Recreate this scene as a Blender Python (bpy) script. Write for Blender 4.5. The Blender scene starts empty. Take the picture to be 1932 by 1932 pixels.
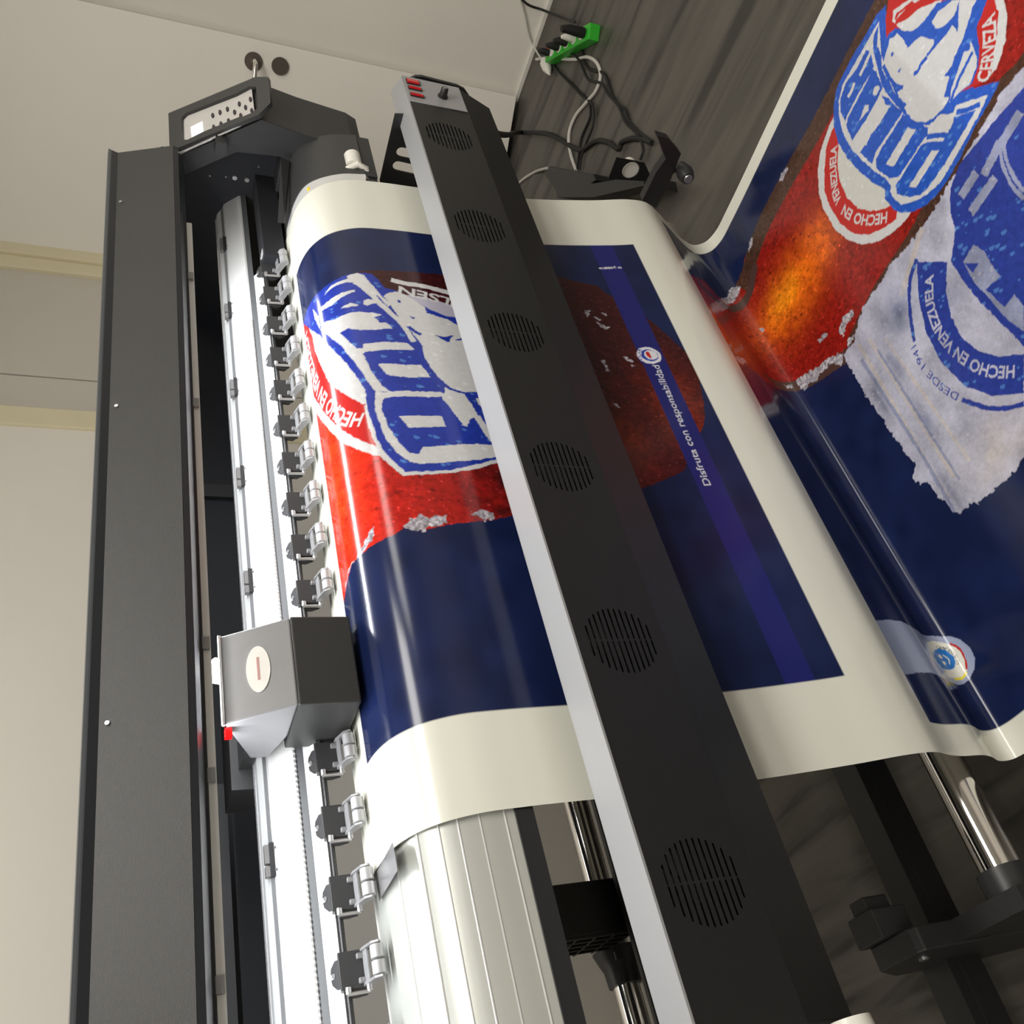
import bpy, bmesh, math, random
import numpy as np
from mathutils import Vector, Matrix

# ------------------------------------------------------------------ camera, world, light, exposure
SC = bpy.context.scene
COL = SC.collection
H = 1.62                                   # camera height; the y/z profiles below are measured from the lens
FPX, CPX = 1837.0, 966.0
def _u(v): return v / np.linalg.norm(v)
_dx = _u(np.array([280 - CPX, -1406 - CPX, FPX]))
_dd = np.array([5300 - CPX, 1135 - CPX, FPX]); _dd = _u(_dd - _dx * _dd.dot(_dx))
_dz = -_dd
_dy = np.cross(_dz, _dx)
R = np.array([_dx, _dy, _dz])
cam_d = bpy.data.cameras.new('camera'); cam = bpy.data.objects.new('camera', cam_d); COL.objects.link(cam)
cam_d.sensor_width = 36; cam_d.lens = FPX / 1932 * 36; cam_d.clip_start = .02
right, up, back = R[:, 0], -R[:, 1], -R[:, 2]
cam.matrix_world = Matrix(((right[0], up[0], back[0], 0), (right[1], up[1], back[1], 0), (right[2], up[2], back[2], H), (0, 0, 0, 1)))
SC.camera = cam

W = bpy.data.worlds.new('world'); SC.world = W; W.use_nodes = True
W.node_tree.nodes['Background'].inputs[0].default_value = (.8, .86, 1, 1)
W.node_tree.nodes['Background'].inputs[1].default_value = .15

def area(name, loc, target, sx, sy, power, color=(1, 1, 1)):
    d = bpy.data.lights.new(name, 'AREA'); d.shape = 'RECTANGLE'; d.size = sx; d.size_y = sy; d.energy = power; d.color = color
    o = bpy.data.objects.new(name, d); COL.objects.link(o); o.location = loc
    o.rotation_euler = (Vector(target) - Vector(loc)).to_track_quat('-Z', 'Y').to_euler()
    return o
area('ceiling_panel_light', (1.3, .1, 2.93), (1.3, .1, 0), 1.6, .6, 48, (1, .965, .90))
area('ceiling_panel_light_left', (-1.2, -.9, 2.93), (-1.2, -.9, 0), 1.2, .6, 52, (1, .965, .90))
area('ceiling_panel_light_right', (3.0, -.6, 2.93), (3.0, -.6, 0), 1.2, .6, 20, (1, .965, .90))
area('added_rear_fill_light', (.6, 2.15, 2.93), (.6, 2.15, 0), 1.6, .3, 11, (1, .965, .90))  # added lamp, brightens the wall behind and below the printer
LED = area('platen_led_strip_light', (1.0, 1.362, H - .1615), (1.0, 1.42, H - .5), 1.90, .010, 7.5, (.93, .96, 1))
SC.view_settings.view_transform = 'Standard'; SC.view_settings.look = 'None'
SC.view_settings.exposure = 0; SC.view_settings.gamma = 1; SC.view_settings.use_curve_mapping = False
try:
    SC.cycles.use_denoising = True
    SC.cycles.max_bounces = 8; SC.cycles.diffuse_bounces = 4
except Exception: pass

# ------------------------------------------------------------------ helpers
def ray(x, y): return R @ np.array([x - CPX, y - CPX, FPX])
def atX(p, X): r = ray(*p); k = X / r[0]; return (X, r[1] * k, r[2] * k + H)
def atY(p, Y): r = ray(*p); k = Y / r[1]; return (r[0] * k, Y, r[2] * k + H)
def atZ(p, z): r = ray(*p); k = (z - H) / r[2]; return (r[0] * k, r[1] * k, z)
def atP(p, p0, n):
    r = ray(*p); o = np.array([0, 0, H]); n = np.array(n, float); k = (np.array(p0) - o).dot(n) / r.dot(n); return tuple(o + r * k)

def mat(name, col, rough=.5, metal=0, noise=0, nscale=60, emit=None, es=0, coat=0, bump=0, bscale=300, spec=.5):
    m = bpy.data.materials.new(name); m.use_nodes = True
    nt = m.node_tree; b = nt.nodes['Principled BSDF']
    b.inputs['Base Color'].default_value = (*col, 1); b.inputs['Roughness'].default_value = rough; b.inputs['Metallic'].default_value = metal
    b.inputs['Specular IOR Level'].default_value = spec
    if coat: b.inputs['Coat Weight'].default_value = coat; b.inputs['Coat Roughness'].default_value = .05
    if emit: b.inputs['Emission Color'].default_value = (*emit, 1); b.inputs['Emission Strength'].default_value = es
    tc = nt.nodes.new('ShaderNodeTexCoord'); n = nt.nodes.new('ShaderNodeTexNoise'); n.inputs['Scale'].default_value = nscale; n.inputs['Detail'].default_value = 4
    nt.links.new(tc.outputs['Object'], n.inputs['Vector'])
    mx = nt.nodes.new('ShaderNodeMix'); mx.data_type = 'RGBA'
    f = 1 - (noise or .06)
    mx.inputs[6].default_value = (col[0] * f, col[1] * f, col[2] * f, 1); mx.inputs[7].default_value = (min(1, col[0] / f), min(1, col[1] / f), min(1, col[2] / f), 1)
    nt.links.new(n.outputs['Fac'], mx.inputs[0]); nt.links.new(mx.outputs[2], b.inputs['Base Color'])
    if bump:
        n2 = nt.nodes.new('ShaderNodeTexNoise'); n2.inputs['Scale'].default_value = bscale
        nt.links.new(tc.outputs['Object'], n2.inputs['Vector'])
        bp = nt.nodes.new('ShaderNodeBump'); bp.inputs['Strength'].default_value = bump; bp.inputs['Distance'].default_value = .002
        nt.links.new(n2.outputs['Fac'], bp.inputs['Height']); nt.links.new(bp.outputs['Normal'], b.inputs['Normal'])
    return m

M = dict(
    wall=mat('painted_wall', (.80, .765, .70), .8, noise=.04, nscale=2),
    door=mat('white_door_lacquer', (.80, .765, .70), .45, noise=.03, nscale=1.5),
    greydoor=mat('grey_door_lacquer', (.60, .565, .505), .5, noise=.04, nscale=2),
    cream=mat('cream_trim_paint', (.74, .67, .47), .5, noise=.05, nscale=6),
    white=mat('ceiling_paint', (.8, .8, .78), .8),
    hood=mat('charcoal_powder_coat', (.034, .034, .034), .42, noise=.07, nscale=9, bump=.25, bscale=900),
    darkedge=mat('lid_shade_and_dark_return', (.018, .02, .024), .45),  # painted shade of the lid's top edge; also colours the lower return
    lip=mat('grey_lid_edge', (.11, .12, .13), .4),
    black=mat('black_painted_steel', (.012, .012, .013), .38, bump=.15, bscale=900),
    dark=mat('dark_grey_plastic', (.022, .022, .023), .45, bump=.15, bscale=700),
    deep=mat('black_cavity_panel', (.008, .009, .012), .6),
    dryer=mat('dryer_black_coat', (.0095, .0095, .0098), .45, bump=.25, bscale=900),
    silver=mat('satin_silver_sheet', (.33, .33, .335), .42, .2, noise=.04, nscale=5),
    alu=mat('anodised_aluminium', (.62, .62, .61), .4, .3, noise=.05, nscale=14),
    alu2=mat('brushed_aluminium_platen', (.46, .47, .44), .36, .35, noise=.03, nscale=8),
    aluedge=mat('polished_aluminium_edge', (.85, .85, .87), .2, .8),
    strip=mat('grey_rubber_strip', (.05, .052, .055), .5),
    chrome=mat('chrome', (.80, .77, .74), .10, 1, noise=.03, nscale=3),
    rollerm=mat('satin_roller_metal', (.36, .36, .37), .35, .3),
    steel=mat('zinc_plated_steel', (.60, .60, .61), .28, .9),
    greyp=mat('light_grey_cast_metal', (.24, .24, .245), .35, .4),
    screw=mat('screw_head_steel', (.55, .55, .55), .3, .9),
    blk=mat('black_moulded_plastic', (.022, .022, .023), .4, noise=.12, nscale=25),
    clipm=mat('grey_clip_plastic', (.13, .125, .12), .5),
    whitep=mat('white_plastic', (.72, .70, .64), .35),
    panelf=mat('light_grey_keypad_film', (.50, .475, .455), .45),
    key=mat('dark_key', (.03, .025, .03), .5),
    lcd=mat('lit_lcd', (.6, .7, .7), .3, emit=(.70, .80, .78), es=.75),
    red=mat('red_rocker', (.55, .01, .015), .25, emit=(1, .02, .02), es=.04),
    redled=mat('red_led', (.8, .0, .0), .3, emit=(1, .0, .01), es=.35),
    led=mat('led_diffuser', (1, 1, 1), .4, emit=(.93, .96, 1), es=9),
    yellow=mat('yellow_sticker', (.75, .55, .02), .5),
    carr=mat('carriage_grey_cover', (.17, .17, .175), .38),
    carrb=mat('carriage_black_cover', (.028, .028, .028), .45),
    badge=mat('white_oval_badge', (.66, .645, .61), .4),
    badgered=mat('faded_red_print', (.42, .22, .2), .5),
    green=mat('green_plastic', (.035, .42, .03), .35),
    cable=mat('black_cable', (.006, .006, .006), .6),
    wcable=mat('white_cable', (.55, .53, .49), .4),
    brass=mat('brown_bronze', (.12, .10, .085), .35, .7),
    tape=mat('clear_plastic_film', (.45, .44, .45), .15, noise=.3, nscale=60),
)
def floor_mat():
    m = bpy.data.materials.new('wood_look_floor_tile'); m.use_nodes = True; nt = m.node_tree; b = nt.nodes['Principled BSDF']
    tc = nt.nodes.new('ShaderNodeTexCoord'); mp = nt.nodes.new('ShaderNodeMapping'); mp.inputs['Scale'].default_value = (9, .9, 1)
    nt.links.new(tc.outputs['Object'], mp.inputs['Vector'])
    n = nt.nodes.new('ShaderNodeTexNoise'); n.inputs['Scale'].default_value = 1.6; n.inputs['Detail'].default_value = 5; n.inputs['Distortion'].default_value = .6
    nt.links.new(mp.outputs['Vector'], n.inputs['Vector'])
    cr = nt.nodes.new('ShaderNodeValToRGB'); e = cr.color_ramp.elements
    e[0].position = .36; e[0].color = (.026, .024, .022, 1); e[1].position = .62; e[1].color = (.092, .083, .069, 1)
    x = cr.color_ramp.elements.new(.46); x.color = (.066, .060, .051, 1)
    nt.links.new(n.outputs['Fac'], cr.inputs['Fac']); nt.links.new(cr.outputs['Color'], b.inputs['Base Color'])
    b.inputs['Roughness'].default_value = .38
    return m
M['floor'] = floor_mat()

class MB:
    def __init__(s): s.v = []; s.f = []
    def add(s, vs, fs):
        k = len(s.v); s.v += [tuple(map(float, v)) for v in vs]; s.f += [tuple(i + k for i in f) for f in fs]; return s
    def box(s, x0, x1, y0, y1, z0, z1):      # z relative to the lens
        z0 += H; z1 += H
        return s.add([(x0, y0, z0), (x1, y0, z0), (x1, y1, z0), (x0, y1, z0), (x0, y0, z1), (x1, y0, z1), (x1, y1, z1), (x0, y1, z1)],
                     [(0, 3, 2, 1), (4, 5, 6, 7), (0, 1, 5, 4), (1, 2, 6, 5), (2, 3, 7, 6), (3, 0, 4, 7)])
    def prism(s, poly, x0, x1):              # (y, z) outline run along x
        n = len(poly); vs = [(x0, y, z + H) for y, z in poly] + [(x1, y, z + H) for y, z in poly]
        return s.add(vs, [tuple(range(n))[::-1], tuple(range(n, 2 * n))] + [(i, (i + 1) % n, n + (i + 1) % n, n + i) for i in range(n)])
    def hull(s, top, bot):                   # two matching loops of world points
        n = len(top)
        return s.add(list(top) + list(bot), [tuple(range(n)), tuple(range(n, 2 * n))[::-1]] + [(i, n + i, n + (i + 1) % n, (i + 1) % n) for i in range(n)])
    def tube(s, pts, r, seg=12, caps=True):
        P = [Vector(p) for p in pts]; rs = r if isinstance(r, (list, tuple)) else [r] * len(P); vs = []; nrm = None
        for i, p in enumerate(P):
            t = (P[min(i + 1, len(P) - 1)] - P[max(i - 1, 0)])
            t = t.normalized() if t.length > 1e-9 else Vector((0, 0, 1))
            if nrm is None: nrm = t.orthogonal().normalized()
            else:
                nrm = (nrm - t * nrm.dot(t)); nrm = nrm.normalized() if nrm.length > 1e-6 else t.orthogonal().normalized()
            bn = t.cross(nrm)
            vs += [p + (nrm * math.cos(2 * math.pi * k / seg) + bn * math.sin(2 * math.pi * k / seg)) * rs[i] for k in range(seg)]
        fs = [(i * seg + k, i * seg + (k + 1) % seg, (i + 1) * seg + (k + 1) % seg, (i + 1) * seg + k) for i in range(len(P) - 1) for k in range(seg)]
        if caps: fs += [tuple(range(seg))[::-1], tuple(range((len(P) - 1) * seg, len(P) * seg))]
        return s.add(vs, fs)
    def cyl(s, a, b, r, seg=20): return s.tube([a, b], r, seg)

def link(o, parent=None):
    COL.objects.link(o)
    if parent: o.parent = parent; o.location = Vector(o.location) - wloc(parent)
    return o
def wloc(o):
    v = Vector(o.location)
    while o.parent: o = o.parent; v += Vector(o.location)
    return v
def build(name, mb, m, parent=None, smooth=False, bevel=0, origin=None, label=None):
    me = bpy.data.meshes.new(name)
    A = np.array(mb.v); og = np.array(origin) if origin is not None else np.array([A[:, 0].mean(), A[:, 1].mean(), A[:, 2].min()])
    me.from_pydata([tuple(p) for p in (A - og)], [], mb.f); me.update()
    bm = bmesh.new(); bm.from_mesh(me); bmesh.ops.recalc_face_normals(bm, faces=bm.faces); bm.to_mesh(me); bm.free()
    me.materials.append(M[m] if isinstance(m, str) else m)
    if smooth: me.shade_smooth(); me.set_sharp_from_angle(angle=math.radians(35))
    o = bpy.data.objects.new(name, me); o.location = og
    if bevel:
        b = o.modifiers.new('bevel', 'BEVEL'); b.width = bevel; b.segments = 2; b.limit_method = 'ANGLE'
    if label: o['label'] = label
    return link(o, parent)
def tag(o, label, cat, group=None):
    o['label'] = label; o['category'] = cat
    if group: o['group'] = group
    return o
def thing(name, loc, label, cat, group=None):
    o = bpy.data.objects.new(name, None); o.location = loc; o.empty_display_size = .05; COL.objects.link(o)
    return tag(o, label, cat, group)
def struct(name, mb, m, **k):
    o = build(name, mb, m, **k); o['kind'] = 'structure'; return o
def copy_tree(o, parent=None):
    c = o.copy(); COL.objects.link(c); c.parent = parent
    for ch in list(o.children): copy_tree(ch, c)
    return c
def plate(name, outline, holes, t, origin, ua, va, m, parent=None, bevel=0, label=None):
    """sheet part cut from a 2-D outline with holes; ua, va are its in-plane axes"""
    cu = bpy.data.curves.new(name, 'CURVE'); cu.dimensions = '2D'; cu.fill_mode = 'BOTH'; cu.extrude = t / 2
    for lp in [outline] + holes:
        sp = cu.splines.new('POLY'); sp.points.add(len(lp) - 1); sp.use_cyclic_u = True
        for q, (a, b) in zip(sp.points, lp): q.co = (a, b, 0, 1)
    tmp = bpy.data.objects.new(name, cu); COL.objects.link(tmp)
    me = bpy.data.meshes.new_from_object(tmp.evaluated_get(bpy.context.evaluated_depsgraph_get()))
    bpy.data.objects.remove(tmp)
    ua, va = Vector(ua).normalized(), Vector(va).normalized(); wa = ua.cross(va)
    me.transform(Matrix(((ua.x, va.x, wa.x), (ua.y, va.y, wa.y), (ua.z, va.z, wa.z))).to_4x4())
    me.materials.clear(); me.materials.append(M[m]); me.name = name
    o = bpy.data.objects.new(name, me); o.location = origin
    if label: o['label'] = label
    return link(o, parent)
def circ(cx, cy, r, n=20): return [(cx + r * math.cos(2 * math.pi * i / n), cy + r * math.sin(2 * math.pi * i / n)) for i in range(n)]
def slot(cx, cy, L, w, n=5):
    a = []
    for i in range(n + 1): t = -math.pi / 2 + math.pi * i / n; a.append((cx + L / 2 - w / 2 + w / 2 * math.cos(t), cy + w / 2 * math.sin(t)))
    for i in range(n + 1): t = math.pi / 2 + math.pi * i / n; a.append((cx - L / 2 + w / 2 + w / 2 * math.cos(t), cy + w / 2 * math.sin(t)))
    return a
def catmull(P, n=24):
    P = np.array(P, float); Q = np.vstack([2 * P[0] - P[1], P, 2 * P[-1] - P[-2]]); out = []
    for i in range(1, len(Q) - 2):
        p0, p1, p2, p3 = Q[i - 1:i + 3]
        t0 = 0; t1 = t0 + np.linalg.norm(p1 - p0) ** .5; t2 = t1 + np.linalg.norm(p2 - p1) ** .5; t3 = t2 + np.linalg.norm(p3 - p2) ** .5
        for k in range(n):
            t = t1 + (t2 - t1) * k / n
            A1 = (t1 - t) / (t1 - t0) * p0 + (t - t0) / (t1 - t0) * p1; A2 = (t2 - t) / (t2 - t1) * p1 + (t - t1) / (t2 - t1) * p2; A3 = (t3 - t) / (t3 - t2) * p2 + (t - t2) / (t3 - t2) * p3
            B1 = (t2 - t) / (t2 - t0) * A1 + (t - t0) / (t2 - t0) * A2; B2 = (t3 - t) / (t3 - t1) * A2 + (t - t1) / (t3 - t1) * A3
            out.append((t2 - t) / (t2 - t1) * B1 + (t - t1) / (t2 - t1) * B2)
    out.append(P[-1]); return np.array(out)

# ------------------------------------------------------------------ the room
XR, YB, XL, YF, ZC = 3.93, 2.6, -2.6, -2.8, 1.34     # ZC: ceiling relative to the lens
struct('floor', MB().box(XL - .1, XR + .1, YF - .1, YB + .3, -1.72, -1.62), 'floor')
struct('ceiling', MB().box(XL - .1, XR + .1, YF - .1, YB + .3, ZC, ZC + .1), 'white')
struct('wall_right', MB().box(XR, XR + .1, YF, YB + .3, -1.62, ZC), 'wall')
struct('wall_left', MB().box(XL - .1, XL, YF, YB + .1, -1.62, ZC), 'wall')
struct('wall_front', MB().box(XL, XR, YF - .1, YF, -1.62, ZC), 'wall')
wb = MB(); wb.box(XL, 2.50, YB, YB + .1, -1.62, ZC); wb.box(2.50, XR, YB, YB + .1, .62, ZC); wb.box(3.47, XR, YB, YB + .1, -1.62, .62)
struct('wall_back', wb, 'wall')
j = MB(); j.box(2.50, 2.585, YB - .012, YB + .05, -1.62, .62); j.box(3.40, 3.47, YB - .02, YB + .09, -1.62, .62); j.box(3.33, 3.40, YB - .006, YB + .09, -1.62, .62); j.box(2.50, 3.47, YB - .02, YB + .09, .55, .62)
struct('trim_1', j, 'cream', bevel=.004)
d2 = struct('door_2', MB().box(2.762, 3.33, YB + .012, YB + .05, -1.61, .55), 'greydoor')
d3 = struct('door_3', MB().box(2.585, 2.757, YB + .014, YB + .05, -1.61, .55), 'greydoor')
b = MB(); b.box(XR - .012, XR, YF, 1.84, -1.62, -1.60)
struct('baseboard_right', b, 'whitep', bevel=.003)
# the white door leaf, standing open against the right wall
hinge, edge = Vector((3.45, 2.595, 0)), Vector((3.885, 1.80, 0))
dv = (hinge - edge).normalized(); nv = Vector((-dv.y, dv.x, 0)).normalized()
if nv.x > 0: nv = -nv
q = [edge, hinge, hinge - nv * .04, edge - nv * .04]
door = struct('door_1', MB().hull([(p.x, p.y, H + .56) for p in q], [(p.x, p.y, .028) for p in q]), 'door', bevel=.002)
def on_door(px, off=0): return Vector(atP(px, tuple(edge + nv * off), tuple(nv)))
hp = on_door((478, 116)); fl = MB().cyl(hp, hp + nv * .008, .034, 32)
hr = build('handle_rosette', fl, 'brass', door, smooth=True)
lev = MB().tube([hp + nv * .004, hp + nv * .05, hp + nv * .075 + dv * .012, hp + nv * .085 + dv * .10, hp + nv * .085 + dv * .14], .009, 14)
build('door_handle', lev, 'chrome', hr, smooth=True)
hp2 = on_door((528, 125)); build('lock_rosette', MB().cyl(hp2, hp2 + nv * .01, .033, 32), 'brass', door, smooth=True)

# ------------------------------------------------------------------ the printer
PR = thing('large_format_printer', (1.1, 1.6, 0), 'wide charcoal large-format printer with its lid raised, carriage and row of pinch rollers showing', 'printer')
X0, X1 = -.25, 2.19
# raised lid
lid = build('lid', MB().prism([(1.345, -.010), (1.303, -.127), (1.318, -.134), (1.36, -.012)], X0, X1).prism([(1.303, -.127), (1.312, -.131), (1.350, -.150), (1.345, -.142)], X0, X1), 'hood', PR)
def lidp(px):   # point on the lid face
    p0 = (0, 1.345, H - .010); d = Vector((0, 1.303 - 1.345, -.117)).normalized(); n = Vector((1, 0, 0)).cross(d); return Vector(atP(px, p0, tuple(n))), n if n.y < 0 else -n
build('lid_edge_shade', MB().prism([(1.345, -.0100), (1.341, .004), (1.350, .004), (1.352, -.010)], X0, X1), 'darkedge', lid)  # dark strip: shadow along the lid's top edge, put into the colour
build('lid_lip', MB().prism([(1.3395, .0065), (1.338, .0105), (1.352, .012), (1.352, .004), (1.341, .004)], X0, X1), 'lip', lid)
build('lower_return', MB().prism([(1.3025, -.1275), (1.314, -.1335), (1.35, -.152), (1.345, -.155), (1.306, -.1385)], X0, X1), 'darkedge', lid)
for px in [(228, 382), (220, 767), (203, 1365), (202, 560), (193, 848), (178, 1237), (152, 1795)]:
    p, n = lidp(px)
    build('screw', MB().cyl(p - n * .002, p + n * .003, .0035, 10), 'screw', lid)
# led rail on the lid
rail = build('led_rail', MB().box(.0, 1.955, 1.345, 1.349, -.1670, -.153).box(.0, 1.955, 1.345, 1.372, -.1555, -.153), 'alu', lid)
build('led_strip', MB().box(.0, 1.96, 1.3525, 1.3705, -.1600, -.1556), 'led', rail)
for x in [1.75, 1.37, .84, .62, .34, .14]: build('clip', MB().box(x, x + .022, 1.340, 1.346, -.165, -.151), 'greyp', rail)
build('rail_channel', MB().prism([(1.332, -.153), (1.332, -.149), (1.372, -.149), (1.372, -.153)], X0, 1.98), 'deep', lid)
# inside
build('rear_panel', MB().box(X0, 2.27, 1.90, 1.93, -.345, -.03).prism([(1.40, -.020), (1.93, -.034), (1.93, -.026), (1.40, -.012)], X0, 2.19), 'deep', PR)
build('rear_panel_rib', MB().box(1.62, 1.66, 1.888, 1.90, -.34, -.10), 'dark', PR)
build('mounting_bracket', MB().box(2.02, 2.10, 1.86, 1.87, -.205, -.19).box(2.02, 2.035, 1.86, 1.87, -.23, -.19), 'greyp', PR)
build('cable_ribbon', MB().box(X0, .80, 1.74, 1.752, -.232, -.212), 'dark', PR)
# gantry beam
def g(P, k=.93): return [(y * k, z * k) for y, z in P]
GX1 = 2.262
gp = g([(1.66, -.2705), (1.652, -.2698), (1.632, -.2708), (1.615, -.2795), (1.608, -.2835), (1.604, -.2830), (1.598, -.2850), (1.588, -.2945), (1.5635, -.3210), (1.5635, -.332), (1.66, -.345)])
gb = build('gantry_beam', MB().prism(gp, X0, GX1), 'alu', PR)
build('gantry_edge', MB().tube([(X0, 1.538, H - .2522), (GX1, 1.538, H - .2522)], .0038, 10), 'aluedge', gb, smooth=True)
build('beam_groove', MB().prism(g([(1.6155, -.2782), (1.6075, -.2822), (1.6079, -.2829), (1.6159, -.2789)]), X0, GX1), 'greyp', gb)
enc = MB()
for i in range(230): x = -.2 + i * .0086; enc.prism(g([(1.560, -.3245), (1.5635, -.3245), (1.5635, -.3215), (1.560, -.3215)]), x, x + .0046)
build('encoder_teeth', enc, 'aluedge', gb)
build('drive_belt', MB().prism(g([(1.5635, -.3255), (1.5575, -.3375), (1.562, -.3395), (1.5655, -.3275)]), X0, GX1), 'strip', gb)
build('roller_bar', MB().prism(g([(1.5575, -.3380), (1.532, -.3560), (1.536, -.3600), (1.563, -.3420)]), X0, 1.93), 'alu', gb)
build('roller_shaft', MB().cyl((X0, 1.4235, H - .3372), (1.93, 1.4235, H - .3372), .0042, 12), 'black', gb, smooth=True)
build('end_block', MB().box(1.935, 2.262, 1.385, 1.44, -.379, -.3305), 'deep', PR)
build('warning_sticker', MB().prism(g([(1.5945, -.2920), (1.5880, -.2990), (1.5868, -.2972), (1.5933, -.2902)]), 1.95, 1.972), 'yellow', gb)
# clamps on the beam
for px, py in [(430, 460), (440, 585), (452, 730), (467, 898), (485, 1095), (528, 1620)]:
    r = ray(px, py); x = r[0] / math.hypot(r[1], r[2]) * 1.628 * .93
    cl = build('clamp', MB().box(x - .026, x + .026, 1.488, 1.4955, -.2716, -.2571), 'blk', gb)
    build('pad', MB().box(x - .024, x - .008, 1.4935, 1.503, -.2613, -.2502), 'clipm', cl); build('pad', MB().box(x - .004, x + .025, 1.4935, 1.503, -.2613, -.2502), 'clipm', cl)
    for s in (-.017, .017): build('screw', MB().cyl((x + s, 1.489, H - .266), (x + s, 1.485, H - .2688), .0033, 10), 'screw', cl)
# pinch roller units: one built with its sub-parts, then copied
def roller_unit(x):
    bd = build('pinch_roller', MB().prism([(1.4275, -.3275), (1.4120, -.3245), (1.4090, -.3655), (1.4160, -.3690), (1.4360, -.3560), (1.4330, -.3330)], x - .025, x + .025), 'blk', PR, bevel=.0015, origin=(x, 1.42, H - .35))
    ea = [(-.019, -.006), (-.019, .004), (-.011, .012), (-.0035, .0135), (-.0035, .005), (.0035, .005), (.0035, .0135), (.011, .012), (.019, .004), (.019, -.006)]
    e = plate('ear', ea, [], .002, (x, 1.4275, H - .3270), (1, 0, 0), (0, .0255, .018), 'blk', bd)
    build('screw', MB().cyl((x, 1.4340, H - .3245), (x, 1.4315, H - .3205), .0034, 12), 'screw', e, smooth=True)
    side = [(1.4100, -.3560), (1.4000, -.3560), (1.3760, -.3640), (1.3700, -.3740), (1.3780, -.3790), (1.4080, -.3660)]
    ar = build('roller_arm', MB().prism(side, x + .0205, x + .0245).prism(side, x - .0245, x - .0205).prism([(1.4080, -.3580), (1.3930, -.3600), (1.3930, -.3640), (1.4080, -.3630)], x - .022, x + .022)
               .box(x - .020, x - .013, 1.404, 1.412, -.3600, -.3500).box(x + .012, x + .019, 1.404, 1.412, -.3600, -.3500), 'greyp', bd, bevel=.001)
    for s in (-1, 1):
        c = x + s * .0105
        build('roller', MB().tube([(c - .0092, 1.3800, H - .3725), (c - .0085, 1.3800, H - .3725), (c + .0085, 1.3800, H - .3725), (c + .0092, 1.3800, H - .3725)], [.0075, .0098, .0098, .0075], 18), 'rollerm', ar, smooth=True)
    build('tension_spring', MB().tube([(x - .031, 1.4130, H - .3340), (x - .031, 1.4110, H - .3650)], .0030, 10).cyl((x - .031, 1.4110, H - .3640), (x - .022, 1.4110, H - .3640), .0042, 10).cyl((x - .031, 1.4130, H - .3350), (x - .022, 1.4130, H - .3350), .0042, 10), 'steel', bd, smooth=True)
    build('hook', MB().prism([(1.4250, -.3350), (1.4150, -.3350), (1.4170, -.3620), (1.4250, -.3500)], x - .034, x - .0315), 'blk', bd)
    return bd
cs = [1.3083, 1.2412, 1.1702, 1.1008, 1.0308, .9605, .8907, .8198, .75, .6798, .4643, .3925, .3196, .2474, .1745, .1020]
ru = None
for c in cs:
    x = c * 1.470
    if ru is None: ru = roller_unit(x); rx = x
    else:
        k = copy_tree(ru, PR); k.location = Vector(ru.location) + Vector((x - rx, 0, 0))
build('taped_bracket', MB().prism([(1.4300, -.3290), (1.3990, -.3290), (1.3960, -.3620), (1.4060, -.3650), (1.4330, -.3420)], 1.955, 1.972), 'tape', PR)
# platen: ribbed aluminium apron under the sheet
PF = catmull([(1.430, -.392), (1.40, -.392), (1.31, -.398), (1.262, -.414), (1.236, -.441), (1.213, -.490), (1.205, -.535), (1.203, -.545)], 6)
def apron(x0, x1, nm, m, parent, inset=0):
    a = [(y + inset * .2, z - inset) for y, z in PF]; b = [(min(y + .012, 1.430), z - .014) for y, z in a[::-1]]
    return build(nm, MB().prism(a + b, x0, x1), m, parent, smooth=True)
pl = apron(X0, 2.02, 'platen', 'alu2', PR)
def rib(th):
    best = min(range(len(PF) * 10 - 10), key=lambda k: abs(math.degrees(math.atan2(*( (lambda p: (p[1], p[0]))(PF[k // 10] + (PF[min(k // 10 + 1, len(PF) - 1)] - PF[k // 10]) * (k % 10) / 10))))- th))
    return PF[best // 10] + (PF[min(best // 10 + 1, len(PF) - 1)] - PF[best // 10]) * (best % 10) / 10
for th in (-15.3, -16.9, -18.3, -19.6, -20.8, -22.1, -23.6):
    p = rib(th); build('rib', MB().tube([(X0, p[0], p[1] + H), (2.0, p[0], p[1] + H)], .0016, 8), 'alu', pl)
build('platen_skirt', MB().box(X0, 2.02, 1.200, 1.215, -.569, -.541).box(X0, 2.02, 1.206, 1.24, -.571, -.563), 'black', PR)
cap = apron(2.042, 2.21, 'end_cap', 'hood', PR, -.004)
build('cap_front', MB().box(2.042, 2.21, 1.206, 1.24, -.574, -.53), 'dark', cap)
rs = apron(2.006, 2.042, 'edge_ruler', 'alu', PR, -.002)
p = atX((585, 357), 2.03); build('warning_sticker', MB().cyl((2.016, p[1], p[2]), (2.028, p[1], p[2]), .008, 12), 'yellow', rs)
# white pressure lever on the end cap
k = Vector(atX((664, 296), 2.12))
lv = build('pressure_lever', MB().cyl(k + Vector((-.045, .0, 0)), k + Vector((.0, .0, .0)), .020, 24), 'whitep', PR, smooth=True)
build('lever_arm', MB().tube([k + Vector((-.052, .022, .042)), k + Vector((-.052, .003, .018)), k + Vector((-.05, -.012, -.005)), k + Vector((-.052, -.006, -.026)), k + Vector((-.058, .008, -.034))], [.004, .0065, .008, .0075, .005], 12), 'whitep', lv, smooth=True)
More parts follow.
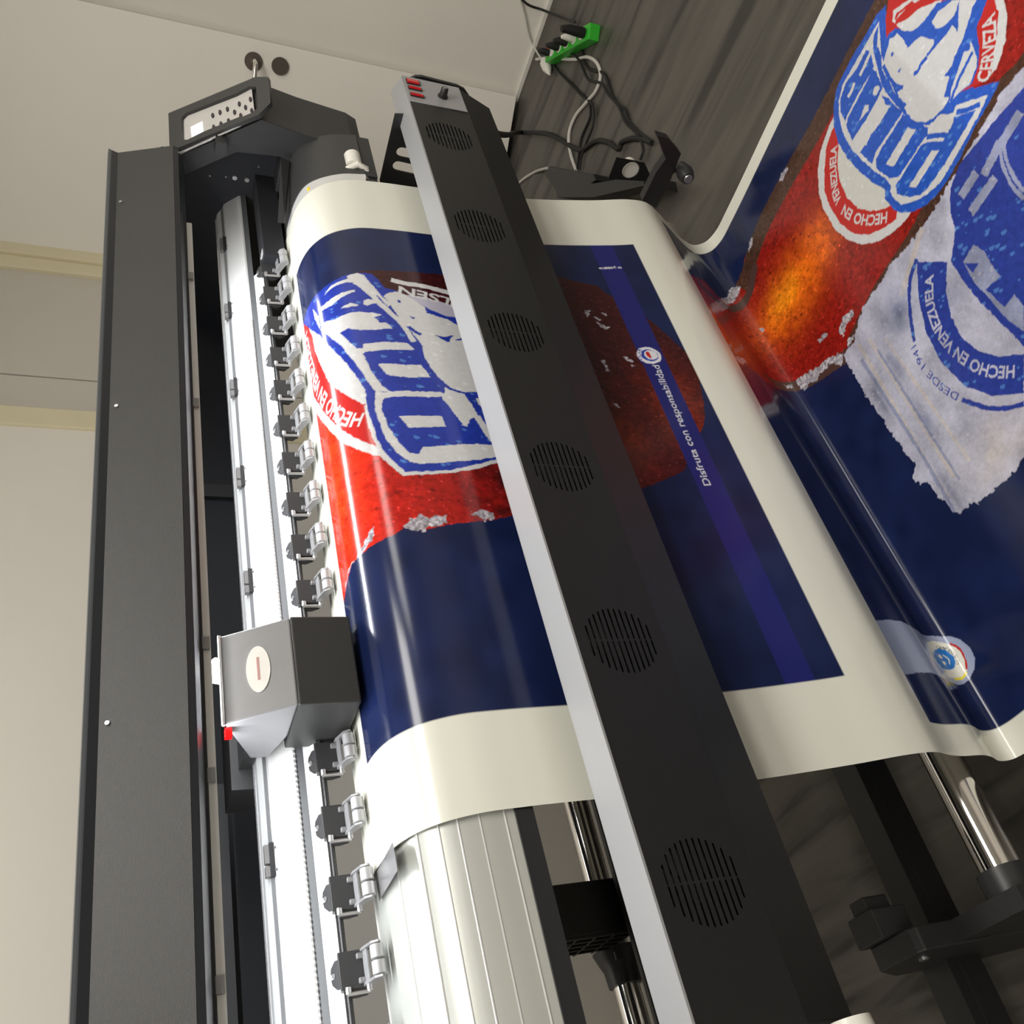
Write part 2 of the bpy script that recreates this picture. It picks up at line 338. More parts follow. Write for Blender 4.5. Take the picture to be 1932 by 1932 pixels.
# right-hand tower with the keypad
tw = build('tower', MB().prism([(1.338, -.136), (1.203, -.317), (1.221, -.417), (1.236, -.543), (1.248, -.572), (1.27, -.580), (1.30, -.580)] + [tuple(np.array(atX(q, 2.2))[1:] - np.array([0, H])) for q in ((517, 378), (531, 297), (447, 288), (347, 331))] + [(1.395, -.148)], 2.2, 2.375), 'dark', PR, bevel=.002)
build('left_tower', MB().prism([(1.38, -.115), (1.203, -.317), (1.221, -.417), (1.236, -.543), (1.248, -.572), (1.27, -.580), (1.88, -.580), (1.90, -.19), (1.43, -.12)], -.62, -.25), 'dark', PR, bevel=.002)
# keypad on the sloping front
pa, pb = Vector((2.2, 1.334, H - .128)), Vector((2.2, 1.195, H - .314))
va = (pb - pa).normalized(); ua = Vector((1, 0, 0)); pn = ua.cross(va); pn = pn if pn.y < 0 else -pn
def kp(u, v, off=0):
    w = Vector(atP((300 + u / 7.43, 130 + v / 7.43), tuple(pa + pn * off), tuple(pn))) - pa; return (w.dot(ua), w.dot(va))
bez = [kp(*q) for q in [(160, 665), (1300, 190), (1370, 155), (1560, 160), (1590, 520), (1420, 690), (180, 1200)]]
hol = [kp(*q) for q in [(345, 725), (410, 660), (1100, 390), (1290, 290), (1385, 295), (1410, 590), (1340, 655), (1190, 718), (1150, 718), (640, 930), (430, 1036), (370, 1036), (350, 1010)]]
bz = plate('keypad_bezel', bez, [hol], .010, pa + pn * .004, ua, va, 'hood', tw)
kf = plate('keypad_face', [(.004, .012), (.172, .012), (.172, .218), (.004, .218)], [], .003, pa - pn * .0005, ua, va, 'panelf', tw)
plate('lcd_screen', [kp(*q) for q in [(450, 825), (615, 745), (630, 895), (465, 965)]], [], .002, pa + pn * .0015, ua, va, 'lcd', kf)
for u, v in [(760, 665), (862, 622), (965, 577), (1066, 620), (1132, 505), (1220, 553), (1288, 440), (1152, 668), (1307, 600), (775, 830), (876, 785), (982, 742)]:
    c0 = kp(u, v); plate('key', [(c0[0] + a * .0105, c0[1] + b * .0036) for a, b in circ(0, 0, 1, 12)], [], .003, pa + pn * .0022, ua, va, 'key', kf)
build('keypad_edge_highlight', MB().tube([pa + Vector((-.002, 0, -.004)), pa + va * .18 + Vector((-.002, 0, 0))], .0028, 8), 'aluedge', tw)  # bright strip painting the highlight along the keypad edge
build('inner_plate', MB().prism([tuple(np.array(atX(q, 2.262))[1:] - np.array([0, H])) for q in ((338, 300), (447, 262), (548, 282), (548, 395))] + [(1.40, -.55), (1.95, -.57), (1.95, -.19)], 2.262, 2.272), 'deep', tw)
for px, r in [((443, 335), .007), ((466, 339), .007), ((396, 331), .003), ((426, 333), .002), ((488, 314), .003), ((482, 343), .003)]:
    c0 = Vector(atX(px, 2.262)); build('screw', MB().cyl(c0, c0 - Vector((.003, 0, 0)), r * .85, 14), 'steel', tw)
c0 = Vector(atX((415, 268), 2.2)); build('latch', MB().box(2.165, 2.2, c0.y - .018, c0.y + .012, c0.z - H - .012, c0.z - H + .012), 'dark', tw)
hpn = Vector(atX((308, 322), 2.20)); hg = build('hinge_pin', MB().cyl(hpn, hpn + Vector((.09, 0, 0)), .0095, 18), 'key', lid, smooth=True)
build('hinge_band', MB().cyl(hpn + Vector((.046, 0, 0)), hpn + Vector((.078, 0, 0)), .0100, 18), 'whitep', hg, smooth=True)
fin = MB(); fin.hull([atX((530, 297), 2.18), atX((546, 304), 2.18), atX((536, 420), 2.0), atX((524, 420), 2.0)], [Vector(q) + Vector((.004, .004, -.004)) for q in (atX((530, 297), 2.18), atX((546, 304), 2.18), atX((536, 420), 2.0), atX((524, 420), 2.0))])
build('side_brace', fin, 'dark', tw)
# carriage
ca = build('carriage', MB().prism([(1.300, -.283), (1.353, -.182), (1.470, -.235), (1.470, -.262), (1.40, -.283)], .715, .870), 'carr', PR, bevel=.003)
build('carriage_front', MB().prism([(1.2985, -.283), (1.2985, -.379), (1.44, -.379), (1.44, -.284), (1.32, -.2825)], .714, .871), 'carrb', ca, bevel=.003)
build('carriage_edge', MB().cyl((.714, 1.354, H - .181), (.871, 1.354, H - .181), .0028, 10), 'aluedge', ca, smooth=True)
build('carriage_arm', MB().box(.735, .85, 1.468, 1.56, -.249, -.228).box(.70, .90, 1.55, 1.64, -.262, -.215), 'carrb', ca)
build('carriage_knob', MB().cyl((.82, 1.385, H - .205), (.82, 1.372, H - .172), .020, 24), 'whitep', ca, smooth=True)
build('status_led', MB().box(.700, .714, 1.36, 1.372, -.194, -.184), 'redled', ca)
cd = Vector((0, .053, .101)).normalized(); cn = Vector((1, 0, 0)).cross(cd); cn = cn if cn.y < 0 else -cn
o0 = Vector((.7925, 1.300, H - .283)) + cn * .0012
bd = plate('oval_badge', [(a * .040, b * .0190 + .056) for a, b in circ(0, 0, 1, 36)], [], .0016, o0, (1, 0, 0), cd, 'badge', ca)
plate('badge_print', [(-.020, .0575), (.020, .0575), (.020, .0535), (-.020, .0535)], [], .0006, o0 + cn * .001, (1, 0, 0), cd, 'badgered', bd)
# taped blade near the left end
bl = build('media_clamp_plate', MB().hull([atZ(q, H - .386) for q in [(741, 1588), (750, 1642), (716, 1700), (708, 1650)]], [atZ(q, H - .388) for q in [(741, 1588), (750, 1642), (716, 1700), (708, 1650)]]), 'steel', PR)
# stand
build('stand_beam', MB().box(-.5, 2.0, 1.445, 1.512, -1.466, -1.388).box(-.5, 2.0, 1.4445, 1.446, -1.43, -1.412), 'black', PR, bevel=.004)
build('rear_cross_bar', MB().box(-.5, 1.95, 1.66, 1.676, -1.01, -.92), 'black', PR, bevel=.003)
for x in (-.45, 1.80): build('stand_leg', MB().box(x, x + .08, 1.50, 1.62, -1.58, -.80).box(x - .01, x + .09, 1.15, 1.95, -1.62, -1.57), 'black', PR, bevel=.004)

# ------------------------------------------------------------------ printed sheet
PROF = catmull([(1.60, -.386), (1.50, -.386), (1.40, -.386), (1.31, -.392), (1.265, -.408), (1.23, -.438), (1.205, -.49), (1.196, -.56), (1.190, -.70), (1.172, -.93), (1.145, -1.10), (1.124, -1.20), (1.124, -1.25), (1.148, -1.30), (1.185, -1.36), (1.212, -1.41), (1.220, -1.445), (1.205, -1.472), (1.17, -1.484), (1.10, -1.482), (.85, -1.462), (.57, -1.44), (.2, -1.415), (-.3, -1.39)])
PS = np.r_[0, np.cumsum(np.linalg.norm(np.diff(PROF, axis=0), axis=1))]
SX0, SX1, SL = .485, 2.005, 2.55
RX, RS = 1520, 2550                          # artwork raster, 1 mm
C = dict(paper=(.66, .66, .585), navy=(.007, .0125, .050), red=(.42, .012, .008), maroon=(.040, .007, .008), maroon2=(.045, .006, .010), redorange=(.75, .035, .006), brick=(.18, .018, .006), red2=(.44, .018, .016),
         white=(.56, .56, .57), white2=(.55, .55, .52), lav=(.42, .40, .50), blue=(.016, .035, .30), blue2=(.020, .085, .45), icy=(.50, .47, .53), stripe=(.014, .016, .125), pale=(.62, .62, .66),
         amber=(.24, .010, .007), brown=(.062, .028, .018), brown2=(.07, .035, .03), orange=(.80, .15, .008), yellow=(.85, .32, .01), silver=(.40, .40, .50), silver2=(.46, .42, .42), silver3=(.24, .26, .38), silver4=(.13, .15, .24), canblue=(.025, .045, .27),
         paleblue=(.30, .34, .48), cream=(.68, .67, .60), yel=(.72, .62, .05), sky=(.02, .16, .50), ink=(.01, .01, .015))
ART = [["p",1,"red",[1617,288,1641,312,1649,352,1651,383,1658,406,1668,432,1662,457,1677,624,1714,838,1709,862,1668,976,1641,989,1596,1033,1543,1066,1486,1089,1430,1112,1362,1112,1282,1095,1243,1083,1211,1066,1177,1036,1104,986,1091,952,1067,887,1040,760,1009,626,995,574,987,499,976,450,989,420,979,400,976,364,974,324,973,305,940,262,905,222,963,217,1306,228,1698,200]],["p",1,"maroon",[1727,810,1709,862,1668,976,1641,989,1596,1033,1543,1066,1486,1089,1430,1112,1362,1112,1282,1095,1243,1083,1211,1066,1177,1036,1104,986,1091,952,1067,887,1040,760,1024,714,1292,731]],["p",1,"maroon",[1669,427,1677,624,1712,812,1478,720,1534,616,1586,490]],["b",1,"redorange",[1339,981],60,60,0.25],["b",1,"red",[1164,907],120,60,0.35],["b",1,"maroon",[1059,641],160,120,0.8],["b",1,"maroon",[1357,875],300,330,1.0],["b",1,"maroon",[1670,728],230,260,0.95],["b",1,"redorange",[1167,308],260,70,0.8],["b",1,"brick",[1258,1042],120,60,0.8],["b",1,"brick",[1178,900],90,40,0.6],["p",1,"white",[1434,249,1346,291,1261,334,1211,370,1184,396,1172,409,1153,408,1162,393,1191,364,1236,329,1304,293,1403,241]],["p",1,"red2",[1654,243,1625,268,1572,288,1524,290,1421,316,1387,328,1329,363,1291,390,1249,395,1199,401,1184,396,1211,370,1261,334,1346,291,1434,249,1543,234]],["p",1,"white",[1631,271,1572,288,1524,290,1421,316,1387,328,1329,363,1291,390,1293,411,1364,400,1447,374,1538,333]],["p",1,"white",[1135,627,1114,575,1102,521,1098,471,1100,435,1124,420,1154,404,1193,397,1244,391,1286,392,1314,414]],["p",1,"blue",[1655,250,1661,276,1662,310,1662,349,1664,378,1667,406,1666,429,1659,457,1641,467,1613,479,1606,501,1598,514,1578,534,1563,555,1551,588,1538,621,1437,674,1280,681,1150,663,1142,624,1125,577,1109,523,1106,472,1108,441,1130,428,1161,412,1197,404,1248,399,1284,396,1327,399,1375,385,1419,370,1479,344,1539,319,1564,304]],["p",1,"white",[1640,305,1599,323,1557,322,1483,363,1418,391,1374,402,1333,412,1316,420,1308,434,1307,542,1293,553,1294,432,1288,426,1264,423,1221,427,1180,440,1151,455,1147,470,1164,482,1176,588,1173,623,1163,650,1153,648,1136,580,1128,526,1123,475,1129,452,1156,432,1196,418,1243,412,1282,410,1313,417,1345,408,1391,398,1472,368,1527,340,1565,319,1607,308]],["p",1,"white",[1571,325,1550,362,1549,394,1545,416,1535,443,1527,461,1522,444,1505,452,1504,466,1486,475,1483,441,1492,409,1506,388,1505,369,1443,397,1437,410,1449,412,1448,433,1444,498,1425,511,1423,451,1426,414,1422,408,1369,417,1327,432,1306,447,1317,415,1380,397,1468,367,1534,333]],["p",1,"white",[1616,417,1617,388,1614,353,1614,326,1602,331,1594,362,1604,392,1609,417]],["p",1,"white",[1572,380,1579,403,1567,416,1563,416]],["p",1,"white",[1577,429,1579,440,1568,464,1563,466,1563,444,1558,435,1564,427]],["p",1,"white",[1664,406,1666,429,1657,439,1616,457,1590,467,1590,453,1628,436,1637,420,1644,400,1645,375,1640,349,1652,366,1655,392,1654,407]],["p",1,"white",[1384,432,1386,440,1380,485,1382,515,1348,528,1344,487,1350,451,1355,444]],["p",1,"white",[1243,450,1244,530,1216,534,1212,465,1222,459]],["p",1,"white",[1323,551,1316,560,1306,588,1289,593,1267,600,1250,604,1237,585,1219,576,1220,563,1260,552,1292,539,1308,548]],["l",1,"blue",[1294,534,1260,549,1221,563],10],["p",1,"white",[1298,609,1296,634,1266,636,1269,619,1279,611]],["l",1,"white",[1249,601,1204,613,1166,629],14],["l",1,"white",[1639,420,1619,434,1555,465,1502,496,1449,512],12],["p",1,"white",[1595,479,1604,500,1594,519,1578,537,1559,554,1541,554,1526,598,1503,623,1477,659,1375,660,1335,651,1314,618,1311,590,1320,564,1349,544,1375,533,1410,525,1438,527,1486,510,1494,509,1498,498,1535,490,1568,478,1586,472]],["p",1,"white",[1612,456,1585,469,1560,482,1551,475,1577,465,1599,454]],["p",1,"lav",[1595,519,1594,551,1582,594,1570,630,1535,635,1537,597,1552,564,1571,544]],["p",1,"blue",[1577,498,1575,505,1569,505,1568,499]],["p",1,"blue",[1528,514,1523,528,1518,521]],["p",1,"blue",[1474,559,1470,578,1477,600,1455,584,1458,578]],["p",1,"blue",[1465,601,1479,630,1470,628,1462,603]],["l",1,"blue",[1494,509,1482,518,1471,530],8],["l",1,"blue",[1446,520,1434,526],8],["p",1,"maroon2",[1645,495,1622,619,1571,620,1595,557,1600,529,1616,511]],["l",1,"white",[1642,496,1633,522,1629,563,1614,621],14],["t",1,"white",[1577,653,1598,612,1611,560,1622,509],"PILSEN",27],["t",1,"white",[1267,391,1285,363,1326,338,1376,311,1440,289,1509,273,1572,265,1616,265],"HECHO EN VENEZUELA",30],["p",1,"icy",[1580,920,1584,933,1568,931,1563,920]],["p",1,"icy",[1575,957,1572,970,1563,965]],["p",1,"icy",[1561,936,1552,949,1545,944]],["p",1,"icy",[1543,938,1536,947,1529,961,1518,948,1531,940]],["p",1,"icy",[1432,961,1429,975,1414,982,1412,976,1421,967]],["p",1,"icy",[1406,972,1403,977,1397,971]],["p",1,"icy",[1422,910,1418,918,1390,919,1388,915]],["p",1,"icy",[1289,900,1291,910,1281,913,1278,906]],["p",1,"icy",[993,418,1005,432,1009,446,1004,464,1008,479,1004,493,992,491,984,473,986,461,976,452,979,441,984,424]],["p",1,"icy",[1010,538,1016,559,1010,578,998,578,992,561,1001,551]],["p",1,"icy",[975,324,998,346,1008,369,990,368,982,353,973,331,975,315,964,286,945,265,973,289,975,311]],["r",1,"stripe",[635,1001,1830,1056]],["t",1,"pale",[1063,1030,1089,1030,1402,1035],"Disfruta con responsabilidad",16],["t",1,"pale",[1737,1054,1736,999],"RIF - J-00006372-9",6],["c",1,"pale",[1433,1023],27],["c",1,"blue",[1433,1025],19],["c",1,"pale",[1434,1028],15],["p",1,"red2",[1444,1019,1446,1026,1427,1026,1422,1023,1431,1018]],["t",1,"blue",[1413,1005,1423,1004,1436,1005,1451,1013],"POLAR",8],["p",2,"amber",[1819,2346,1826,2255,1823,2190,1837,2141,1836,2084,1836,2002,1837,1928,1853,1806,1854,1743,1859,1656,1849,1591,1837,1532,1807,1486,1789,1462,1775,1437,1761,1393,1801,1359,1739,1246,1638,1221,1563,1224,1483,1254,1452,1309,1435,1365,1434,1466,1404,1488,1403,1551,1360,1622,1383,1677,1392,1763,1395,1849,1385,1957,1398,2074,1415,2201,1390,2272,1390,2344,1407,2453,1500,2481]],["b",2,"brown",[1826,1953],300,45,0.0],["l",2,"brown",[1818,2341,1819,2186,1821,2086,1821,1924,1834,1745,1835,1636,1818,1562,1782,1480],55],["l",2,"brown",[1406,2446,1381,2344,1376,2265,1397,2186,1384,2045,1370,1906,1371,1787,1351,1661],60],["l",2,"brown2",[1738,1278,1724,1356,1738,1459,1789,1552],26],["l",2,"brown2",[1356,1642,1416,1500,1467,1389],30],["b",2,"orange",[1616,1591],75,120,0.95],["b",2,"yellow",[1633,1577],35,60,0.7],["b",2,"orange",[1576,1243],90,30,0.8],["b",2,"orange",[1619,1724],60,70,0.7],["p",2,"icy",[1754,1397,1781,1435,1807,1456,1802,1471,1787,1478,1778,1464,1757,1444,1748,1420]],["p",2,"icy",[1640,1468,1628,1476,1619,1469,1626,1464]],["p",2,"icy",[1449,1248,1478,1311,1469,1319,1440,1277,1438,1252]],["p",2,"icy",[1484,1243,1511,1285,1480,1258]],["p",2,"icy",[1857,1573,1849,1590,1839,1573,1833,1553]],["p",2,"icy",[1441,1476,1435,1509,1413,1556,1400,1589,1373,1633,1354,1614,1386,1589,1395,1547,1389,1535,1406,1510,1402,1486,1421,1478]],["p",2,"icy",[1459,1589,1455,1617,1441,1624,1438,1615,1452,1595]],["p",2,"icy",[1417,1653,1427,1680,1422,1706,1412,1715,1403,1707,1407,1681,1400,1656]],["p",2,"icy",[1380,1658,1377,1684,1364,1668,1371,1650]],["p",2,"icy",[1448,1447,1434,1467,1429,1460,1436,1449]],["p",2,"icy",[1854,1743,1867,1761,1856,1781,1845,1782,1845,1756]],["p",2,"white",[1787,1959,1783,1919,1771,1877,1745,1841,1708,1813,1663,1797,1592,1792,1542,1803,1501,1821,1466,1851,1441,1889,1428,1924,1424,1951,1471,1936,1585,1926,1721,1939]],["p",2,"red2",[1769,1957,1768,1925,1758,1891,1725,1854,1689,1825,1645,1813,1586,1811,1532,1824,1496,1850,1470,1882,1451,1918,1460,1931,1527,1931,1645,1921]],["p",2,"white2",[1733,1926,1696,1889,1659,1868,1615,1860,1567,1865,1525,1886,1499,1908,1485,1927,1548,1949,1678,1949]],["p",2,"white",[1543,2312,1518,2324,1486,2307,1458,2277,1446,2254,1438,2236,1443,2224,1467,2254,1485,2277,1509,2301]],["p",2,"red2",[1559,2305,1539,2314,1509,2301,1485,2277,1467,2254,1444,2225,1448,2208,1467,2187,1487,2166,1498,2192,1509,2227,1529,2255,1554,2281]],["p",2,"red2",[1806,2192,1643,2265,1669,2240,1691,2186,1739,2166,1753,2147,1752,2138,1787,2165]],["p",2,"white",[1749,2218,1716,2232,1741,2207,1753,2178,1752,2169,1763,2169,1776,2184]],["p",2,"red2",[1737,2221,1730,2219,1754,2188,1753,2174,1760,2175,1762,2186]],["p",2,"white",[1746,2169,1723,2192,1709,2217,1683,2240,1661,2257,1660,2253,1665,2237,1674,2209,1688,2183,1721,2169]],["p",2,"blue2",[1806,2181,1817,2156,1819,2116,1825,2072,1826,2033,1823,1994,1803,1964,1774,1938,1732,1921,1678,1916,1622,1918,1569,1926,1524,1939,1509,1926,1472,1926,1447,1935,1420,1956,1402,1982,1392,2014,1389,2047,1392,2080,1402,2129,1407,2165,1409,2198,1416,2226,1433,2212,1454,2194,1469,2185,1486,2167,1471,2194,1482,2220,1506,2243,1538,2261,1549,2295,1553,2307,1644,2266,1668,2247,1677,2207,1689,2185,1710,2173,1742,2165,1753,2147,1752,2138,1787,2165]],["p",2,"white",[1801,2151,1803,2121,1805,2085,1808,2047,1810,2009,1796,1981,1771,1960,1733,1943,1683,1936,1634,1938,1584,1944,1542,1954,1517,1954,1508,1944,1484,1941,1460,1947,1439,1964,1423,1984,1412,2007,1402,2031,1403,2070,1408,2117,1414,2167,1422,2198,1434,2185,1477,2147,1473,2133,1499,2117,1511,2087,1549,2066,1605,2066,1651,2066,1694,2071,1737,2089,1770,2105,1763,2115,1714,2101,1639,2078,1675,2086,1715,2090,1777,2134]],["p",2,"blue2",[1797,2146,1794,2125,1775,2105,1737,2089,1702,2077,1657,2071,1605,2069,1615,2071,1649,2077,1698,2079,1738,2094,1767,2114]],["p",2,"blue2",[1793,2093,1793,2055,1803,2018,1795,1988,1771,1968,1743,1962,1746,1979,1748,2016,1745,2067,1746,2084,1770,2095,1782,2099]],["l",2,"white",[1774,2001,1773,2018,1777,2031],9],["l",2,"white",[1773,2050,1774,2075,1777,2099],9],["p",2,"blue2",[1753,2078,1743,2065,1741,2030,1740,1974,1734,1959,1691,1948,1689,1966,1683,2009,1684,2048,1687,2069,1733,2081]],["p",2,"white",[1701,1986,1710,2018,1700,2026,1692,2017,1697,2002]],["p",2,"white",[1706,2044,1711,2057,1704,2065,1696,2065,1694,2048]],["p",2,"blue2",[1680,2058,1655,2051,1636,2057,1647,2035,1646,1964,1649,1946,1597,1950,1606,1972,1597,2055,1597,2066,1623,2064,1653,2063]],["l",2,"white",[1648,2050,1648,2024,1655,1986,1652,1963],18],["p",2,"blue2",[1595,2064,1509,2083,1502,2075,1505,2028,1509,1976,1529,1961,1577,1952,1595,1962,1597,1983,1592,2056]],["p",2,"white",[1560,2054,1536,2063,1537,1982,1560,1972]],["p",2,"blue2",[1465,2130,1427,2165,1425,2148,1421,2101,1419,2053,1423,2004,1430,1986,1453,1967,1487,1952,1502,1961,1502,1998,1500,2053,1487,2067,1455,2087,1457,2109,1460,2122]],["p",2,"white",[1468,2059,1451,2071,1450,1990,1469,1980]],["l",2,"blue2",[1499,2069,1482,2083,1455,2099],10],["l",2,"blue2",[1467,2139,1446,2155,1426,2178],10],["p",2,"white",[1730,2159,1734,2149,1742,2143,1736,2129,1728,2108,1719,2098,1684,2094,1660,2091,1633,2098,1637,2089,1641,2084,1626,2080,1598,2082,1599,2074,1575,2071,1548,2073,1524,2086,1510,2102,1503,2124,1502,2143,1522,2167,1533,2173,1545,2167,1542,2191,1552,2215,1554,2235,1576,2282,1576,2296,1618,2277,1588,2247,1577,2236,1599,2239,1600,2221,1610,2191,1616,2168,1621,2172,1617,2192,1624,2198,1662,2186,1671,2173,1679,2155,1711,2160]],["p",2,"white",[1535,2239,1520,2236,1498,2229,1484,2216,1476,2191,1487,2167,1496,2141,1511,2161,1522,2190,1533,2221,1523,2227]],["l",2,"blue2",[1514,2230,1508,2188,1495,2144],7],["l",2,"blue2",[1544,2208,1530,2181,1510,2145],14],["p",2,"white",[1655,2217,1654,2236,1633,2268,1617,2277,1608,2251,1620,2223,1638,2214]],["l",2,"blue2",[1616,2168,1620,2151,1618,2141,1625,2130],8],["p",2,"blue2",[1672,2110,1667,2121,1663,2111]],["c",2,"blue2",[1712,2126],4],["l",2,"blue2",[1719,2098,1687,2092,1655,2091,1632,2098],8],["t",2,"white",[1482,1914,1506,1892,1534,1871,1568,1855,1609,1846],"HECHO EN",22],["t",2,"white",[1627,1847,1653,1855,1680,1872,1705,1890,1728,1915],"VENEZUELA",22],["t",2,"white",[1439,2211,1452,2236,1472,2261,1496,2283,1520,2299],"CERVEZA",30],["p",2,"silver",[1404,2451,1386,2341,1387,2269,1397,2209,1392,2160,1384,2096,1381,2027,1377,1954,1384,1901,1394,1850,1392,1799,1396,1746,1381,1700,1362,1670,1370,1631,1307,1629,1235,1625,1174,1628,1109,1629,1040,1636,1024,1613,1002,1622,995,1637,936,1646,891,1659,893,1682,892,1702,878,1707,879,1729,872,1776,869,1804,877,1837,876,1931,917,2067,1017,2231,1162,2364]],["l",2,"silver2",[1330,1709,955,1696],10],["l",2,"silver2",[1293,1741,952,1744],7],["l",2,"silver2",[1347,1679,934,1660],8],["l",2,"silver2",[1322,1826,1377,1950],14],["l",2,"silver3",[1295,1711,943,1703],6],["l",2,"silver3",[1315,1663,1041,1662,906,1654],9],["b",2,"silver3",[1310,1796],60,60,0.6],["b",2,"silver4",[1296,1794],35,25,0.75],["b",2,"silver4",[1229,1726],50,14,0.6],["b",2,"silver4",[1091,1714],60,14,0.6],["b",2,"silver4",[950,1775],60,25,0.5],["b",2,"silver4",[1211,1915],25,40,0.5],["b",2,"silver4",[1210,1648],60,10,0.6],["b",2,"silver4",[949,1673],60,10,0.5],["b",2,"silver2",[925,1801],60,80,0.7],["p",2,"canblue",[960,2116,1075,2258,1243,2364,1332,2354,1358,2246,1372,2181,1381,2118,1386,2079,1371,2039,1337,2010,1304,1998,1266,1952,1210,1948,1151,1948,1095,1954,1034,1959,1020,1959]],["l",2,"silver3",[1295,2112,1295,2039],20],["l",2,"silver3",[1339,2094,1338,2045],20],["l",2,"silver3",[1333,2158,1321,2100],20],["l",2,"silver3",[1333,2214,1328,2150],20],["l",2,"silver3",[1327,2151,1292,2133,1243,2122,1213,2123],7],["l",2,"silver3",[1332,2164,1291,2143,1248,2133,1222,2131],7],["p",2,"silver3",[1241,1971,1196,1962,1142,1965,1087,1966,1040,1976,1074,2005,1131,2004,1183,2008,1217,2013,1245,2004]],["p",2,"canblue",[1162,1970,1157,1986,1148,2041,1131,2053,1106,2032,1104,1977]],["p",2,"canblue",[1208,1972,1210,1991,1237,1971]],["p",2,"canblue",[1339,1898,1279,1854,1213,1824,1142,1814,1066,1825,1005,1857,960,1908,1011,1952,1047,1913,1090,1888,1138,1878,1188,1886,1233,1908,1274,1946]],["l",2,"canblue",[1343,1901,1328,1866,1300,1838,1259,1810,1226,1792],9],["l",2,"canblue",[1051,1804,1001,1833,967,1864,946,1896],9],["t",2,"canblue",[1062,1807,1096,1794,1142,1786,1183,1784,1219,1791],"DESDE 1941",15],["t",2,"silver",[1009,1927,1032,1904,1063,1882,1101,1868,1141,1859,1182,1858,1217,1865,1253,1882,1285,1909],"HECHO EN VENEZUELA",22],["p",2,"paleblue",[743,1229,758,1307,756,1347,748,1380,745,1416,744,1450,731,1487,714,1507,690,1518,668,1516,653,1499,642,1474,637,1446,641,1426,640,1376,646,1344,645,1301,634,1243,694,1240]],["p",2,"cream",[727,1417,734,1442,725,1465,705,1489,678,1494,659,1484,649,1458,651,1435,659,1399,684,1386]],["l",2,"red2",[719,1477,703,1491,681,1493,660,1482],5],["l",2,"yel",[656,1478,650,1461,649,1439],5],["p",2,"sky",[712,1429,716,1447,708,1462,693,1469,680,1465,671,1453,669,1436,672,1412,686,1404]],["l",2,"cream",[701,1446,692,1454,680,1449],3],["c",2,"cream",[698,1437],4],["c",2,"cream",[684,1437],4],["t",2,"ink",[673,1471,685,1478,701,1475,714,1464,723,1443],"VENEZOLANO",7]]
IMG = np.empty((RS, RX, 3), np.float32); IMG[:] = C['paper']
KEY = np.zeros((RS, RX), np.uint8)           # what kind of print lies there, for grain and droplets
KINDS = {'navy': 1, 'red': 2, 'amber': 2, 'maroon': 2, 'blue': 3, 'blue2': 3, 'canblue': 3, 'white': 4, 'white2': 4, 'silver': 5, 'icy': 6, 'brown': 2, 'silver3': 5, 'silver2': 5, 'silver4': 5}
rng = np.random.default_rng(4)
def vnoise(h, w, cell, seed):
    g = np.random.default_rng(seed).random((h // cell + 3, w // cell + 3)).astype(np.float32)
    y = np.arange(h) / cell; x = np.arange(w) / cell; y0 = y.astype(int); x0 = x.astype(int); fy = (y - y0)[:, None]; fx = (x - x0)[None, :]
    fy = fy * fy * (3 - 2 * fy); fx = fx * fx * (3 - 2 * fx)
    return (g[y0][:, x0] * (1 - fy) + g[y0 + 1][:, x0] * fy) * (1 - fx) + (g[y0][:, x0 + 1] * (1 - fy) + g[y0 + 1][:, x0 + 1] * fy) * fx
wob = (vnoise(RS, RX, 9, 1) + .6 * vnoise(RS, RX, 4, 2) - .8) * 5.0, (vnoise(RS, RX, 9, 3) + .6 * vnoise(RS, RX, 4, 5) - .8) * 5.0
CLIPS = {1: (635, 1820, 250, 1110), 2: (543, 1962, 1249, 2550), 0: (485, 2005, 0, 2550)}
def window(clip, x0, x1, s0, s1):
    c = CLIPS[clip]; a, b, d, e = max(int(x0), c[0]), min(int(x1) + 1, c[1]), max(int(s0), c[2]), min(int(s1) + 1, c[3])
    if a >= b or d >= e: return None
    return slice(d, e), slice(a - 485, b - 485), np.arange(a, b)[None, :] + .5, np.arange(d, e)[:, None] + .5
def inside(P, gx, gs):
    r = np.zeros(np.broadcast(gx, gs).shape, bool); n = len(P)
    for i in range(n):
        (x1, y1), (x2, y2) = P[i], P[(i + 1) % n]
        if y1 == y2: continue
        r ^= ((y1 > gs) != (y2 > gs)) & (gx < (x2 - x1) * (gs - y1) / (y2 - y1) + x1)
    return r
def put(ws, mask, col):
    IMG[ws[0], ws[1]][mask] = C[col]; KEY[ws[0], ws[1]][mask] = KINDS.get(col, 0)
def poly(clip, col, P, rough=0):
    xs, ys = [p[0] for p in P], [p[1] for p in P]; ws = window(clip, min(xs) - 4, max(xs) + 4, min(ys) - 4, max(ys) + 4)
    if ws is None: return
    gx, gs = ws[2], ws[3]
    if rough: gx = gx + wob[0][ws[0], ws[1]] * rough; gs = gs + wob[1][ws[0], ws[1]] * rough
    put(ws, inside(P, gx, gs), col)
def pairs(f): return [(f[i], f[i + 1]) for i in range(0, len(f), 2)]
def resample(P, n):
    P = catmull(P, 8) if len(P) > 2 else np.array(P, float); d = np.r_[0, np.cumsum(np.linalg.norm(np.diff(P, axis=0), axis=1))]; t = np.linspace(0, d[-1], n)
    return np.c_[np.interp(t, d, P[:, 0]), np.interp(t, d, P[:, 1])], d[-1]
